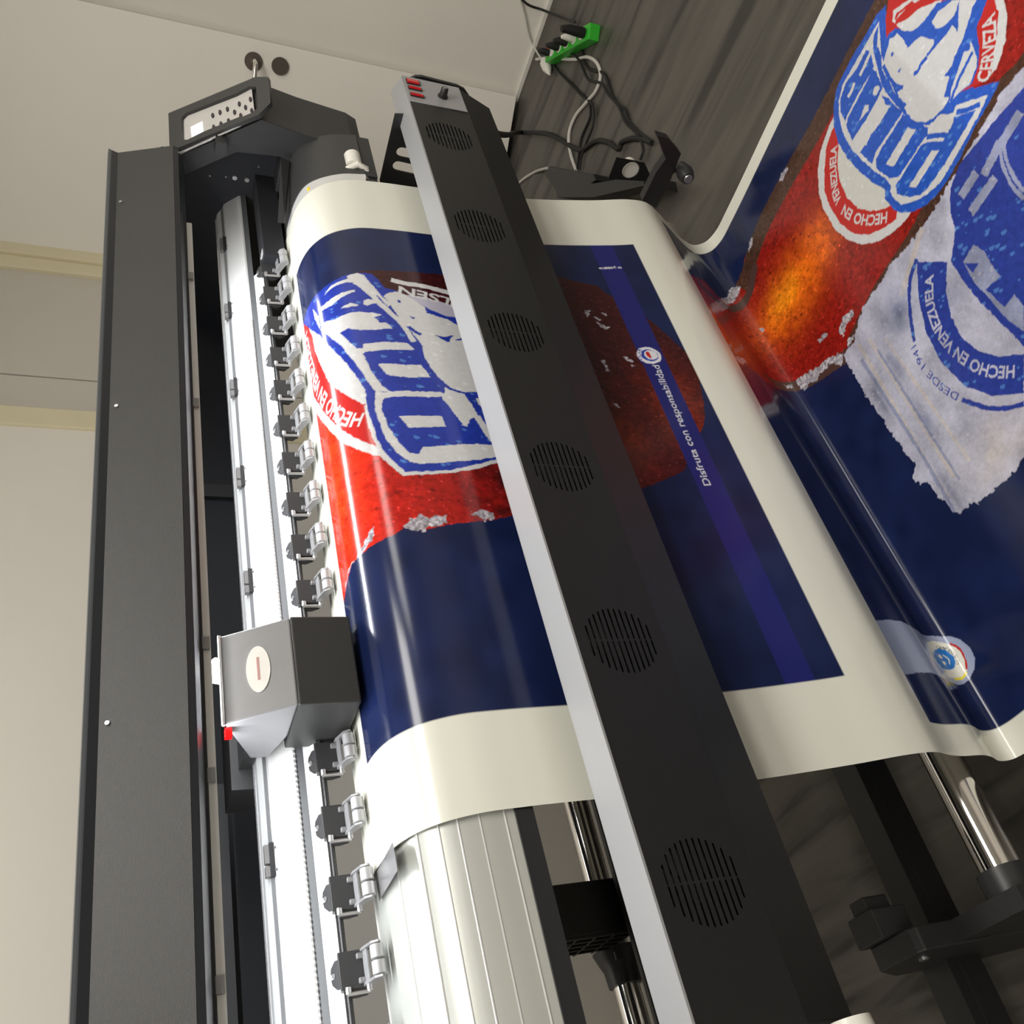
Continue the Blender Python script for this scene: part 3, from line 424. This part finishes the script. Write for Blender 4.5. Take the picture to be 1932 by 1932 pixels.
def glyphs(s, bold):
    cu = bpy.data.curves.new('lettering', 'FONT'); cu.body = s; cu.resolution_u = 3; cu.offset = bold
    o = bpy.data.objects.new('lettering', cu); COL.objects.link(o)
    me = bpy.data.meshes.new_from_object(o.evaluated_get(bpy.context.evaluated_depsgraph_get())); bpy.data.objects.remove(o)
    me.calc_loop_triangles(); v = np.array([(q.co.x, q.co.y) for q in me.vertices]); t = [tuple(q.vertices) for q in me.loop_triangles]
    bpy.data.meshes.remove(me); return v, t
def lettering(clip, col, path, s, h):
    v, t = glyphs(s, .022 if h > 17 else 0); L0 = v[:, 0].max(); Q, L = resample(path, 60); cap = .72
    dq = np.gradient(Q, axis=0); dq /= np.linalg.norm(dq, axis=1)[:, None] + 1e-9
    u = v[:, 0] / L0 * 59; i = np.clip(u.astype(int), 0, 58); f = (u - i)[:, None]
    base = Q[i] * (1 - f) + Q[i + 1] * f; dd = dq[i] * (1 - f) + dq[i + 1] * f
    nn = np.c_[dd[:, 1], -dd[:, 0]]           # up, in (x, s) with s running down
    P = base + nn * (v[:, 1:2] / cap * h)
    for tri in t:
        q = P[list(tri)]; ws = window(clip, q[:, 0].min() - 1, q[:, 0].max() + 1, q[:, 1].min() - 1, q[:, 1].max() + 1)
        if ws is None: continue
        a, b, c = q; gx, gs = ws[2], ws[3]
        e = [(B[0] - A[0]) * (gs - A[1]) - (B[1] - A[1]) * (gx - A[0]) for A, B in ((a, b), (b, c), (c, a))]
        m = ((e[0] >= -.3) & (e[1] >= -.3) & (e[2] >= -.3)) | ((e[0] <= .3) & (e[1] <= .3) & (e[2] <= .3))
        put(ws, m, col)
for cl, c in ((1, CLIPS[1]), (2, CLIPS[2])): poly(cl, 'navy', [(c[0], c[2]), (c[1], c[2]), (c[1], c[3]), (c[0], c[3])])
for L in ART:
    k, cl, col = L[:3]
    if k == 'p': poly(cl, col, pairs(L[3]), 1.5 if col in ('icy', 'silver', 'amber') else (.25 if col in ('stripe', 'paleblue', 'cream', 'sky') else .45))
    elif k == 'l':
        Q, _ = resample(pairs(L[3]), 40); w = L[4] / 2; d = np.gradient(Q, axis=0); d /= np.linalg.norm(d, axis=1)[:, None] + 1e-9; n = np.c_[d[:, 1], -d[:, 0]] * w
        poly(cl, col, [tuple(p) for p in np.vstack([Q + n, (Q - n)[::-1]])], .4)
    elif k == 'r': poly(cl, col, [(L[3][0], L[3][1]), (L[3][2], L[3][1]), (L[3][2], L[3][3]), (L[3][0], L[3][3])])
    elif k == 'c': poly(cl, col, [(L[3][0] + L[4] * math.cos(a / 12 * math.pi), L[3][1] + L[4] * math.sin(a / 12 * math.pi)) for a in range(24)], .4)
    elif k == 't': lettering(cl, col, pairs(L[3]), L[4], L[5])
    elif k == 'b':
        (cx, cy), rx, rs_, am = L[3], L[4], L[5], L[6]; ws = window(cl, cx - 2.5 * rx, cx + 2.5 * rx, cy - 2.5 * rs_, cy + 2.5 * rs_)
        w = am * np.exp(-(((ws[2] - cx) / rx) ** 2 + ((ws[3] - cy) / rs_) ** 2)) * (.6 + .8 * vnoise(RS, RX, 22, 9)[ws[0], ws[1]])
        w = np.clip(w, 0, 1) * np.isin(KEY[ws[0], ws[1]], (2,) if col not in ('silver2', 'silver3', 'silver4') else (5,))
        sub = IMG[ws[0], ws[1]]; IMG[ws[0], ws[1]] = sub * (1 - w[..., None]) + np.array(C[col]) * w[..., None]
# the photographed frost and water drops that are part of the artwork
g1, g2, g3 = vnoise(RS, RX, 3, 11), vnoise(RS, RX, 8, 12), vnoise(RS, RX, 40, 13)
k2 = KEY == 2; IMG[k2] *= (.55 + .9 * (.45 * g1 + .55 * g2))[k2][:, None]
k3 = KEY == 3; IMG[k3] *= (.78 + .44 * (.5 * g1 + .5 * g2))[k3][:, None]
k4 = KEY == 4; IMG[k4] *= (.90 + .14 * (.5 * g1 + .5 * g2))[k4][:, None]
k5 = KEY == 5; IMG[k5] *= (.62 + .35 * (.5 * g1 + .5 * g2) + .45 * g3)[k5][:, None]
k6 = KEY == 6; IMG[k6] *= (.25 + 1.1 * g1 * (g2 + .3))[k6][:, None]
k1 = KEY == 1; IMG[k1] *= (.9 + .5 * g3)[k1][:, None]
for n, kinds, rad, colr, am in ((900, (3,), (2, 7), (.10, .26, .62), .55), (500, (4,), (2, 6), (.72, .72, .74), .5), (1100, (2,), (1, 2.6), None, .6), (900, (2,), (2, 6), (.03, .004, .003), .45), (700, (5,), (1, 4), (.55, .52, .52), .4)):
    ys = rng.integers(8, RS - 8, n * 6); xs = rng.integers(8, RX - 8, n * 6); c_ = 0
    for y, x in zip(ys, xs):
        if KEY[y, x] not in kinds: continue
        r = rng.uniform(*rad); q = int(r) + 1; gy, gx = np.ogrid[-q:q + 1, -q:q + 1]
        m = (gy * gy + gx * gx * 1.3 <= r * r) & (gx + gy * .6 < r * .35); s = IMG[y - q:y + q + 1, x - q:x + q + 1]
        if s.shape[:2] != m.shape: continue
        m = m & (KEY[y - q:y + q + 1, x - q:x + q + 1] == KEY[y, x])
        s[m] = s[m] * 2.0 + .02 if colr is None else s[m] * (1 - am) + np.array(colr, np.float32) * am; c_ += 1
        if c_ > n: break
# the sheet itself
STEP = 1.5
nx, ns = int(1520 / STEP) + 1, (SL - .170) * 1000 // STEP
ns = int(ns) + 1
sv = np.linspace(.170, SL, ns); yv, zv = np.interp(sv, PS, PROF[:, 0]), np.interp(sv, PS, PROF[:, 1]) + H
xv = np.linspace(SX0, SX1, nx)
co = np.empty((ns, nx, 3), np.float32); co[..., 0] = xv[None]; co[..., 1] = yv[:, None] - .050 * np.exp(-((sv - 1.385) / .085) ** 2)[:, None] * ((SX1 - xv) / 1.52)[None, :]; co[..., 2] = zv[:, None]
Ib = (IMG + np.roll(IMG, 1, 0) + np.roll(IMG, 1, 1) + np.roll(np.roll(IMG, 1, 0), 1, 1)) / 4
ci = np.clip((sv * 1000).astype(int), 0, RS - 1); cj = np.clip((np.arange(nx) * STEP).astype(int), 0, RX - 1)
rgb = Ib[ci][:, cj]
OG = np.array([1.245, .9, H - 1.484]); co -= OG.astype(np.float32)
me = bpy.data.meshes.new('printed_vinyl_sheet')
I = np.arange(ns * nx).reshape(ns, nx)
F = np.stack([I[:-1, :-1], I[1:, :-1], I[1:, 1:], I[:-1, 1:]], -1).reshape(-1, 4).astype(np.int32)
me.vertices.add(ns * nx); me.vertices.foreach_set('co', co.reshape(-1))
me.loops.add(F.size); me.loops.foreach_set('vertex_index', F.reshape(-1))
me.polygons.add(len(F)); me.polygons.foreach_set('loop_start', np.arange(0, F.size, 4, dtype=np.int32)); me.polygons.foreach_set('loop_total', np.full(len(F), 4, np.int32))
me.update(calc_edges=True); me.shade_smooth()
at = me.color_attributes.new('print', 'FLOAT_COLOR', 'POINT')
at.data.foreach_set('color', np.concatenate([rgb.reshape(-1, 3), np.ones((ns * nx, 1), np.float32)], 1).astype(np.float32).reshape(-1))
m = bpy.data.materials.new('glossy_printed_vinyl'); m.use_nodes = True; nt = m.node_tree; b = nt.nodes['Principled BSDF']
an = nt.nodes.new('ShaderNodeAttribute'); an.attribute_name = 'print'
geo = nt.nodes.new('ShaderNodeNewGeometry'); mx = nt.nodes.new('ShaderNodeMix'); mx.data_type = 'RGBA'
nt.links.new(geo.outputs['Backfacing'], mx.inputs[0]); nt.links.new(an.outputs['Color'], mx.inputs[6]); mx.inputs[7].default_value = (*C['paper'], 1)
nt.links.new(mx.outputs[2], b.inputs['Base Color']); b.inputs['Roughness'].default_value = .16; b.inputs['Specular IOR Level'].default_value = .42
tc = nt.nodes.new('ShaderNodeTexCoord'); n = nt.nodes.new('ShaderNodeTexNoise'); n.inputs['Scale'].default_value = 5
bp = nt.nodes.new('ShaderNodeBump'); bp.inputs['Strength'].default_value = .10; bp.inputs['Distance'].default_value = .01
nt.links.new(tc.outputs['Object'], n.inputs['Vector']); nt.links.new(n.outputs['Fac'], bp.inputs['Height']); nt.links.new(bp.outputs['Normal'], b.inputs['Normal'])
me.materials.append(m)
sheet = bpy.data.objects.new('printed_vinyl_sheet', me); sheet.location = OG; COL.objects.link(sheet)
tag(sheet, 'long glossy vinyl sheet printed with frosty bottles, draped over the printer platen', 'printed sheet')
del IMG, Ib, KEY

# ------------------------------------------------------------------ dryer bar with six fan vents
DR = thing('drying_fan_bar', (1.2, 1.08, .75), 'long black drying bar with round slotted fan vents and red switches', 'dryer')
DX0, DX1 = .142, 2.262
fans = [c * 1.272 for c in (1.5893, 1.3190, 1.0576, .7916, .5239, .2474)]
yf, z0, z1 = 1.061, -.630, -.779
hl = []
for fx in fans:
    for k in range(12):
        w = (k - 5.5) * .0092; half = math.sqrt(max(.0575 ** 2 - w ** 2, 0))
        hl.append(slot(fx, w, half - .003, .0030) if False else slot(fx - half / 2 * .98, w, half * .94, .0034)); hl.append(slot(fx + half / 2 * .98, w, half * .94, .0034))
fp = plate('front_cover', [(DX0, z1 + .705), (DX1, z1 + .705), (DX1, z0 + .705), (DX0, z0 + .705)], hl, .0015, (0, yf, H - .705), (1, 0, 0), (0, 0, 1), 'dryer', DR)
sl = build('top_cover', MB().hull([(DX0, yf - .0008, H - .6295), (DX1, yf - .0008, H - .6295), (DX1 + .058, 1.134, H - .6300), (DX0, 1.134, H - .6300)], [(DX0, yf - .0008, H - .633), (DX1, yf - .0008, H - .633), (DX1 + .058, 1.134, H - .6345), (DX0, 1.134, H - .6345)]), 'silver', DR)
build('lower_cover', MB().prism([(yf - .0008, z1 + .001), (1.092, -.868), (1.096, -.868), (1.0645, z1)], DX0, DX1), 'dryer', DR)
build('rear_cover', MB().prism([(1.134, -.634), (1.136, -.634), (1.136, -.80), (1.096, -.868), (1.094, -.866), (1.134, -.80)], DX0, DX1), 'dryer', DR)
build('end_plate', MB().prism([(yf, -.633), (1.134, -.634), (1.134, -.80), (1.094, -.866), (yf, z1)], DX0 - .003, DX0).prism([(yf, -.633), (1.134, -.634), (1.134, -.80), (1.094, -.866), (yf, z1)], DX1, DX1 + .003), 'dark', DR)
for fx in fans:
    fan = build('fan', MB().tube([(fx, 1.085, H - .705), (fx, 1.105, H - .705)], .057, 28, caps=False).cyl((fx, 1.082, H - .705), (fx, 1.10, H - .705), .019, 18), 'black', DR, smooth=True)
    bl_ = MB()
    for k in range(7):
        a = 2 * math.pi * k / 7; ca_, sa_ = math.cos(a), math.sin(a); cb, sb = math.cos(a + .55), math.sin(a + .55)
        bl_.add([(fx + ca_ * .018, 1.086, H - .705 + sa_ * .018), (fx + ca_ * .054, 1.086, H - .705 + sa_ * .054), (fx + cb * .054, 1.098, H - .705 + sb * .054), (fx + cb * .018, 1.098, H - .705 + sb * .018),
                 (fx + ca_ * .018, 1.088, H - .705 + sa_ * .018), (fx + ca_ * .054, 1.088, H - .705 + sa_ * .054), (fx + cb * .054, 1.100, H - .705 + sb * .054), (fx + cb * .018, 1.100, H - .705 + sb * .018)],
                [(0, 1, 2, 3), (7, 6, 5, 4), (0, 4, 5, 1), (1, 5, 6, 2), (2, 6, 7, 3), (3, 7, 4, 0)])
    build('fan_blades', bl_, 'dark', fan)
sp_ = plate('switch_plate', [(2.150, z0 + .705 - .002), (2.150, z1 + .705 + .003), (DX1 + .002, z1 + .705 + .003), (DX1 + .002, z0 + .705 - .002)], [], .002, (0, yf - .002, H - .705), (1, 0, 0), (0, 0, 1), 'silver', DR)
p0 = (0, yf - .003, H - .7); nn = (0, -1, 0)
for cx, cy, w, h, on in ((778, 156, .022, .013, 1), (782, 168, .014, .013, 0), (786, 181, .014, .013, 0)):
    c = Vector(atP((cx + 1, cy), p0, nn)); hw = w / 2
    s_ = build('switch_frame', MB().box(c.x - hw, c.x + hw, yf - .0055, yf - .003, c.z - H - .017, c.z - H + .017), 'black', sp_)
    build('rocker', MB().hull([(c.x - hw + .002, yf - .010, c.z + .015), (c.x + hw - .002, yf - .007, c.z + .015), (c.x + hw - .002, yf - .007, c.z - .013), (c.x - hw + .002, yf - .010, c.z - .013)],
          [(c.x - hw + .002, yf - .005, c.z + .015), (c.x + hw - .002, yf - .005, c.z + .015), (c.x + hw - .002, yf - .005, c.z - .013), (c.x - hw + .002, yf - .005, c.z - .013)]), 'red', s_)
c = Vector(atP((835, 183), p0, nn))
kb = build('speed_knob', MB().tube([c, c + Vector((0, -.004, 0)), c + Vector((0, -.005, 0)), c + Vector((0, -.022, 0)), c + Vector((0, -.024, 0))], [.0125, .0125, .0095, .0085, .007], 22), 'black', sp_, smooth=True)
build('knob_cap', MB().cyl(c + Vector((0, -.024, 0)), c + Vector((0, -.0252, 0)), .006, 18), 'greyp', kb)
def yz(px, X): q = atX(px, X); return (q[1], q[2] - H)
XB = 2.165
ol = [yz(p, XB) for p in [(745, 214), (716, 340), (718, 347), (792, 353)]]; ol = [(ol[0][0], ol[0][1])] + ol[1:] + [(1.275, -.80), (1.14, -.86), (1.10, -.80), (1.10, -.64)]
def rnd(pa_, pb_, r):   # a slot between two pixel points
    a, b = np.array(yz(pa_, XB)), np.array(yz(pb_, XB)); d = (b - a) / np.linalg.norm(b - a); n = np.array([-d[1], d[0]]); o = []
    for i in range(7): t = -math.pi / 2 + math.pi * i / 6; o.append(tuple(b + (d * math.cos(t) + n * math.sin(t)) * r))
    for i in range(7): t = math.pi / 2 + math.pi * i / 6; o.append(tuple(a + (d * math.cos(t) + n * math.sin(t)) * r))
    return o
hs = [rnd((757, 286), (785, 292), .0125), rnd((750, 312), (785, 320), .0125)]
br = plate('mounting_bracket', ol, hs, .004, (XB, 0, H), (0, 1, 0), (0, 0, 1), 'black', DR)
ep = [yz(p, DX1 + .04) for p in [(772, 148), (783, 143), (796, 143), (830, 152), (862, 160), (876, 167), (885, 180), (888, 191), (903, 205), (905, 212), (890, 214)]] + [(1.13, -.85), (1.13, -.66)]
plate('end_guard', ep, [], .010, (DX1 + .04, 0, H), (0, 1, 0), (0, 0, 1), 'dryer', DR)
c = Vector(atX((1618, 1912), .13)); build('end_bushing', MB().tube([c + Vector((.0, .03, -.01)), c + Vector((-.02, .03, -.01)), c + Vector((-.05, .03, -.01)), c + Vector((-.06, .03, -.01))], [.024, .026, .026, .02], 20), 'whitep', DR, smooth=True)

# ------------------------------------------------------------------ tubes and brackets below
tt = build('take_up_tube', MB().cyl((.29, 1.243, H - 1.392), (2.08, 1.243, H - 1.392), .034, 32), 'chrome', None, smooth=True, origin=(1.2, 1.236, H - 1.422))
tag(tt, 'polished chrome take-up tube low down, coming out under the near edge of the sheet', 'tube')
tb = build('take_up_bracket', MB().prism([(1.345, -1.262), (1.36, -1.252), (1.46, -1.252), (1.52, -1.33), (1.52, -1.50), (1.49, -1.62), (1.345, -1.62)], .245, .285), 'dark', None, bevel=.003)
tag(tb, 'black upright bracket holding the near end of the chrome take-up tube', 'bracket')
build('tube_collar', MB().cyl((.285, 1.243, H - 1.392), (.325, 1.243, H - 1.392), .043, 28), 'blk', tb, smooth=True)
build('collar_arm', MB().box(.25, .285, 1.19, 1.35, -1.43, -1.345), 'dark', tb)
build('motor_block', MB().box(.285, .335, 1.40, 1.47, -1.31, -1.235).box(.335, .36, 1.42, 1.46, -1.30, -1.245), 'dark', tb, bevel=.003)
build('bolt', MB().cyl((.245, 1.40, H - 1.30), (.241, 1.40, H - 1.30), .009, 14), 'steel', tb, smooth=True)
fb = build('far_take_up_bracket', MB().prism([yz(p, 2.10) for p in [(1240, 256), (1262, 262), (1285, 290), (1265, 340), (1238, 392), (1212, 378), (1238, 325), (1256, 300)]], 2.10, 2.125), 'black', None)
fb.name = 'bent_bracket'; tag(fb, 'black bent arm behind the far edge of the sheet, with a round locking knob', 'bracket')
c = Vector(atX((1291, 325), 2.09)); build('locking_knob', MB().tube([c + Vector((.03, 0, 0)), c, c + Vector((-.012, 0, 0)), c + Vector((-.03, 0, 0))], [.014, .022, .022, .016], 20), 'blk', fb, smooth=True)
build('knob_shaft', MB().cyl(c + Vector((.03, 0, 0)), Vector((2.11, c.y + .03, c.z + .03)), .006, 10), 'blk', fb)
build('knob_ring', MB().tube([c + Vector((-.031, .0, 0)), c + Vector((-.034, 0, 0))], [.012, .011], 16), 'steel', fb)
ft = build('feed_tube', MB().cyl((-.4, 1.862, H - .986), (1.9, 1.862, H - .986), .027, 28), 'chrome', None, smooth=True); tag(ft, 'chrome tube running beneath the ribbed silver platen', 'tube')
fbk = MB().box(.442, .540, 1.72, 1.84, -.965, -.790)
fk = build('feed_tube_bracket', fbk, 'black', None, bevel=.003); tag(fk, 'black ribbed saddle bracket carrying the chrome tube beneath the platen', 'bracket')
rb = MB()
for i in range(5): rb.box(.437, .442, 1.722 + i * .026, 1.726 + i * .026, -.962, -.793)
for i in range(5): rb.box(.437, .442, 1.72, 1.84, -.962 + i * .04, -.958 + i * .04)
build('rib_grid', rb, 'dark', fk)
for x in (.40,): 
    cl = build('tube_collar', MB().tube([(.442, 1.862, H - .986), (.425, 1.862, H - .986), (.405, 1.862, H - .986), (.375, 1.862, H - .986)], [.05, .044, .036, .034], 22), 'blk', fk, smooth=True)
build('bolt', MB().cyl((.425, 1.80, H - .955), (.41, 1.80, H - .955), .008, 12), 'blk', fk)

# ------------------------------------------------------------------ on the floor
fz = .004
ad = [(1037, 313), (1118, 328), (1124, 340), (1110, 352), (1048, 360), (1025, 327)]
A1 = [atZ(p, .085) for p in ad]
ab = build('adaptor_box', MB().hull(A1, [(x, y, .0) for x, y, z in A1]), 'black', None, bevel=.004); tag(ab, 'black angular power adaptor box behind the far edge of the sheet', 'adaptor')
fp_ = [atZ(p, .12) for p in [(1050, 357), (1190, 335), (1212, 331), (1216, 350), (1120, 372), (1050, 372)]]
fo = build('floor_pedal_bar', MB().hull(fp_, [(x, y, .05) for x, y, z in fp_]).hull([(x, y, .05) for x, y, z in fp_[1:4]], [(x, y, 0) for x, y, z in fp_[1:4]]), 'black', None); fo.name = 'stand_foot'; tag(fo, 'long black foot bar just beyond the far edge of the sheet', 'stand foot')
q = [atX(p, 2.33) for p in [(1147, 337), (1163, 296), (1216, 307), (1232, 342)]]
hp_ = plate('roll_stop_plate', [(y, z - H) for x, y, z in q], [circ(*[sum(v) / 4 for v in zip(*[(y, z - H) for x, y, z in q])], .026, 22)], .004, (2.33, 0, H), (0, 1, 0), (0, 0, 1), 'black', None)
tag(hp_, 'black plate with a round hole beside the bent take-up arm', 'plate')
cc = Vector((2.33, sum(v[1] for v in q) / 4, sum(v[2] for v in q) / 4)); rl = build('paper_core', MB().cyl(cc + Vector((.006, .004, -.004)), cc + Vector((.035, .004, -.004)), .024, 24), 'whitep', None, smooth=True); tag(rl, 'white cardboard core seen through the hole of the black plate', 'cardboard core')
# green power strip
a, b_ = Vector(atZ((1050, 94), 0)), Vector(atZ((1134, 47), 0)); d = (b_ - a).normalized(); s = Vector((-d.y, d.x, 0)); s = s if s.dot(Vector((1, 1, 0))) > 0 else -s
wd, hh = .058, .045
loop = [a, b_, b_ + s * wd, a + s * wd]
gs_ = build('power_strip', MB().hull([p + Vector((0, 0, hh)) for p in loop], loop), 'green', None, bevel=.004); tag(gs_, 'bright green power strip on the floor by the wall, full of plugs', 'power strip')
L_ = (b_ - a).length
for i in range(5):
    p = a + d * (L_ * (.16 + .17 * i)) + s * wd / 2 + Vector((0, 0, hh)); build('socket', MB().cyl(p, p + Vector((0, 0, .003)), .019, 20), 'whitep', gs_, smooth=True)
p = a + d * .02 + s * .012 + Vector((0, 0, hh)); build('neon_switch', MB().cyl(p, p + Vector((0, 0, .004)), .006, 10), 'redled', gs_)
for i, (t, m_, lb, sc) in enumerate([(.10, 'cable', 'black plug at the near end of the green power strip', 1), (.33, 'cable', 'black plug in the middle of the green power strip, beside a white socket', 1.15), (.52, 'cable', 'tall black plug in the green power strip, next to the white adaptor', 1.2), (.68, 'whitep', 'white plug adaptor in the green power strip', 1.1), (.90, 'cable', 'large black charger at the far end of the green power strip', 2.0)]):
    p = a + d * (L_ * t) + s * wd * .5 + Vector((0, 0, hh + .003))
    o = build('plug', MB().tube([p, p + Vector((0, 0, .012)), p + Vector((0, 0, .03 * sc)), p + Vector((0, 0, .045 * sc)) + s * .004], [.013 * sc ** .5, .014 * sc ** .5, .012 * sc ** .5, .006 * sc], 14), m_, None, smooth=True)
    tag(o, lb, 'plug', 'plugs in the power strip')
def cable(name, pts, r, m_, label, lift=None):
    P = []
    for i, px in enumerate(pts):
        h = r + (lift[i] if lift else 0); P.append(atZ(px, h))
    Q = catmull(P, 8); o = build(name, MB().tube([tuple(p) for p in Q], r, 8), m_, None, smooth=True); tag(o, label, 'cable'); return o
cable('extension_cord', [(1012, 112), (1040, 110), (1085, 112), (1110, 108), (1128, 122), (1133, 145), (1125, 170), (1105, 195), (1085, 220), (1075, 245), (1073, 265), (1078, 295), (1087, 322)], .0065, 'wcable', 'white cord looping over the dark floor from the wall plug to the adaptor')
cable('extension_cord', [(960, 366), (968, 357), (985, 340), (1008, 325), (1032, 317)], .0055, 'wcable', 'short white cord curving away from the black adaptor box', lift=[.0, 0, 0, 0, .03])
cable('power_cable', [(1078, 62), (1084, 80), (1098, 97), (1101, 115), (1112, 130), (1140, 140), (1150, 165), (1160, 190), (1180, 210), (1185, 225), (1200, 245), (1230, 268)], .006, 'cable', 'black cable from the green strip winding towards the bent take-up arm', lift=[.05, .02] + [0] * 10)
cable('power_cable', [(1056, 72), (1060, 88), (1090, 110), (1100, 130), (1110, 150), (1135, 158), (1148, 178), (1168, 202), (1180, 230), (1206, 258), (1213, 285), (1208, 302)], .005, 'cable', 'black cable twisted beside the first, ending at the holed plate', lift=[.05, .02] + [0.008] * 10)
cable('power_cable', [(1041, 85), (1038, 105), (1050, 130), (1075, 155), (1100, 180), (1112, 195), (1113, 220), (1097, 260), (1092, 290), (1089, 318)], .0045, 'cable', 'thin black cable crossing under the white cord to the adaptor box', lift=[.04, .01] + [0] * 8)
cable('power_cable', [(1046, 127), (1068, 150), (1095, 178), (1119, 202), (1119, 235), (1106, 270), (1096, 300), (1093, 320)], .0045, 'cable', 'thin black cable starting at the white plug on the floor', lift=[.01] + [0.004] * 7)
c1 = np.array(atX((916, 249), 2.17)); c2 = [np.array(atZ(p, .007)) for p in [(985, 250), (1035, 253), (1060, 265), (1085, 280), (1100, 282), (1125, 266), (1150, 270), (1168, 280), (1172, 270), (1185, 263), (1210, 262), (1230, 270)]]
mid = np.array([0, 0, H]) + ray(950, 244) * .55 * ((c2[0][1]) / ray(985, 250)[1]) / 1.0
o = build('power_cable', MB().tube([tuple(p) for p in catmull([tuple(c1), tuple(c1 * .5 + c2[0] * .5 + np.array([-.02, 0, .01]))] + [tuple(p) for p in c2], 8)], .0095, 8), 'cable', None, smooth=True); tag(o, 'thick black cable running from the drying bar down across the floor', 'cable')
w1 = [atX(p, XR - .01) for p in [(978, -15), (990, 28), (998, 65), (1008, 88)]] + [atZ((1018, 106), .01), atZ((1026, 112), .02)]
o = build('hanging_cable', MB().tube([tuple(p) for p in catmull(w1, 8)], .004, 8), 'wcable', None, smooth=True); tag(o, 'thin white cord hanging down the right wall to the plug', 'cable')
w2 = [atX((975, -12), XR - .01), atX((995, 8), XR - .02), atX((1022, 18), XR - .02)] + [atZ((1060, 33), .03), atZ((1085, 42), .06)]
o = build('power_cable', MB().tube([tuple(p) for p in catmull(w2, 8)], .005, 8), 'cable', None, smooth=True); tag(o, 'black cable from the right wall into the green power strip', 'cable')
p, p2 = Vector(atZ((1026, 112), .02)), Vector(atZ((1037, 141), .02)); o = build('cord_plug', MB().tube([p, p.lerp(p2, .25), p.lerp(p2, .6), p2], [.012, .022, .02, .004], 14), 'whitep', None, smooth=True); tag(o, 'white cord connector lying on the floor beside the green strip', 'plug')
p, p2 = Vector(atZ((1038, 141), .02)), Vector(atZ((1046, 128), .02));
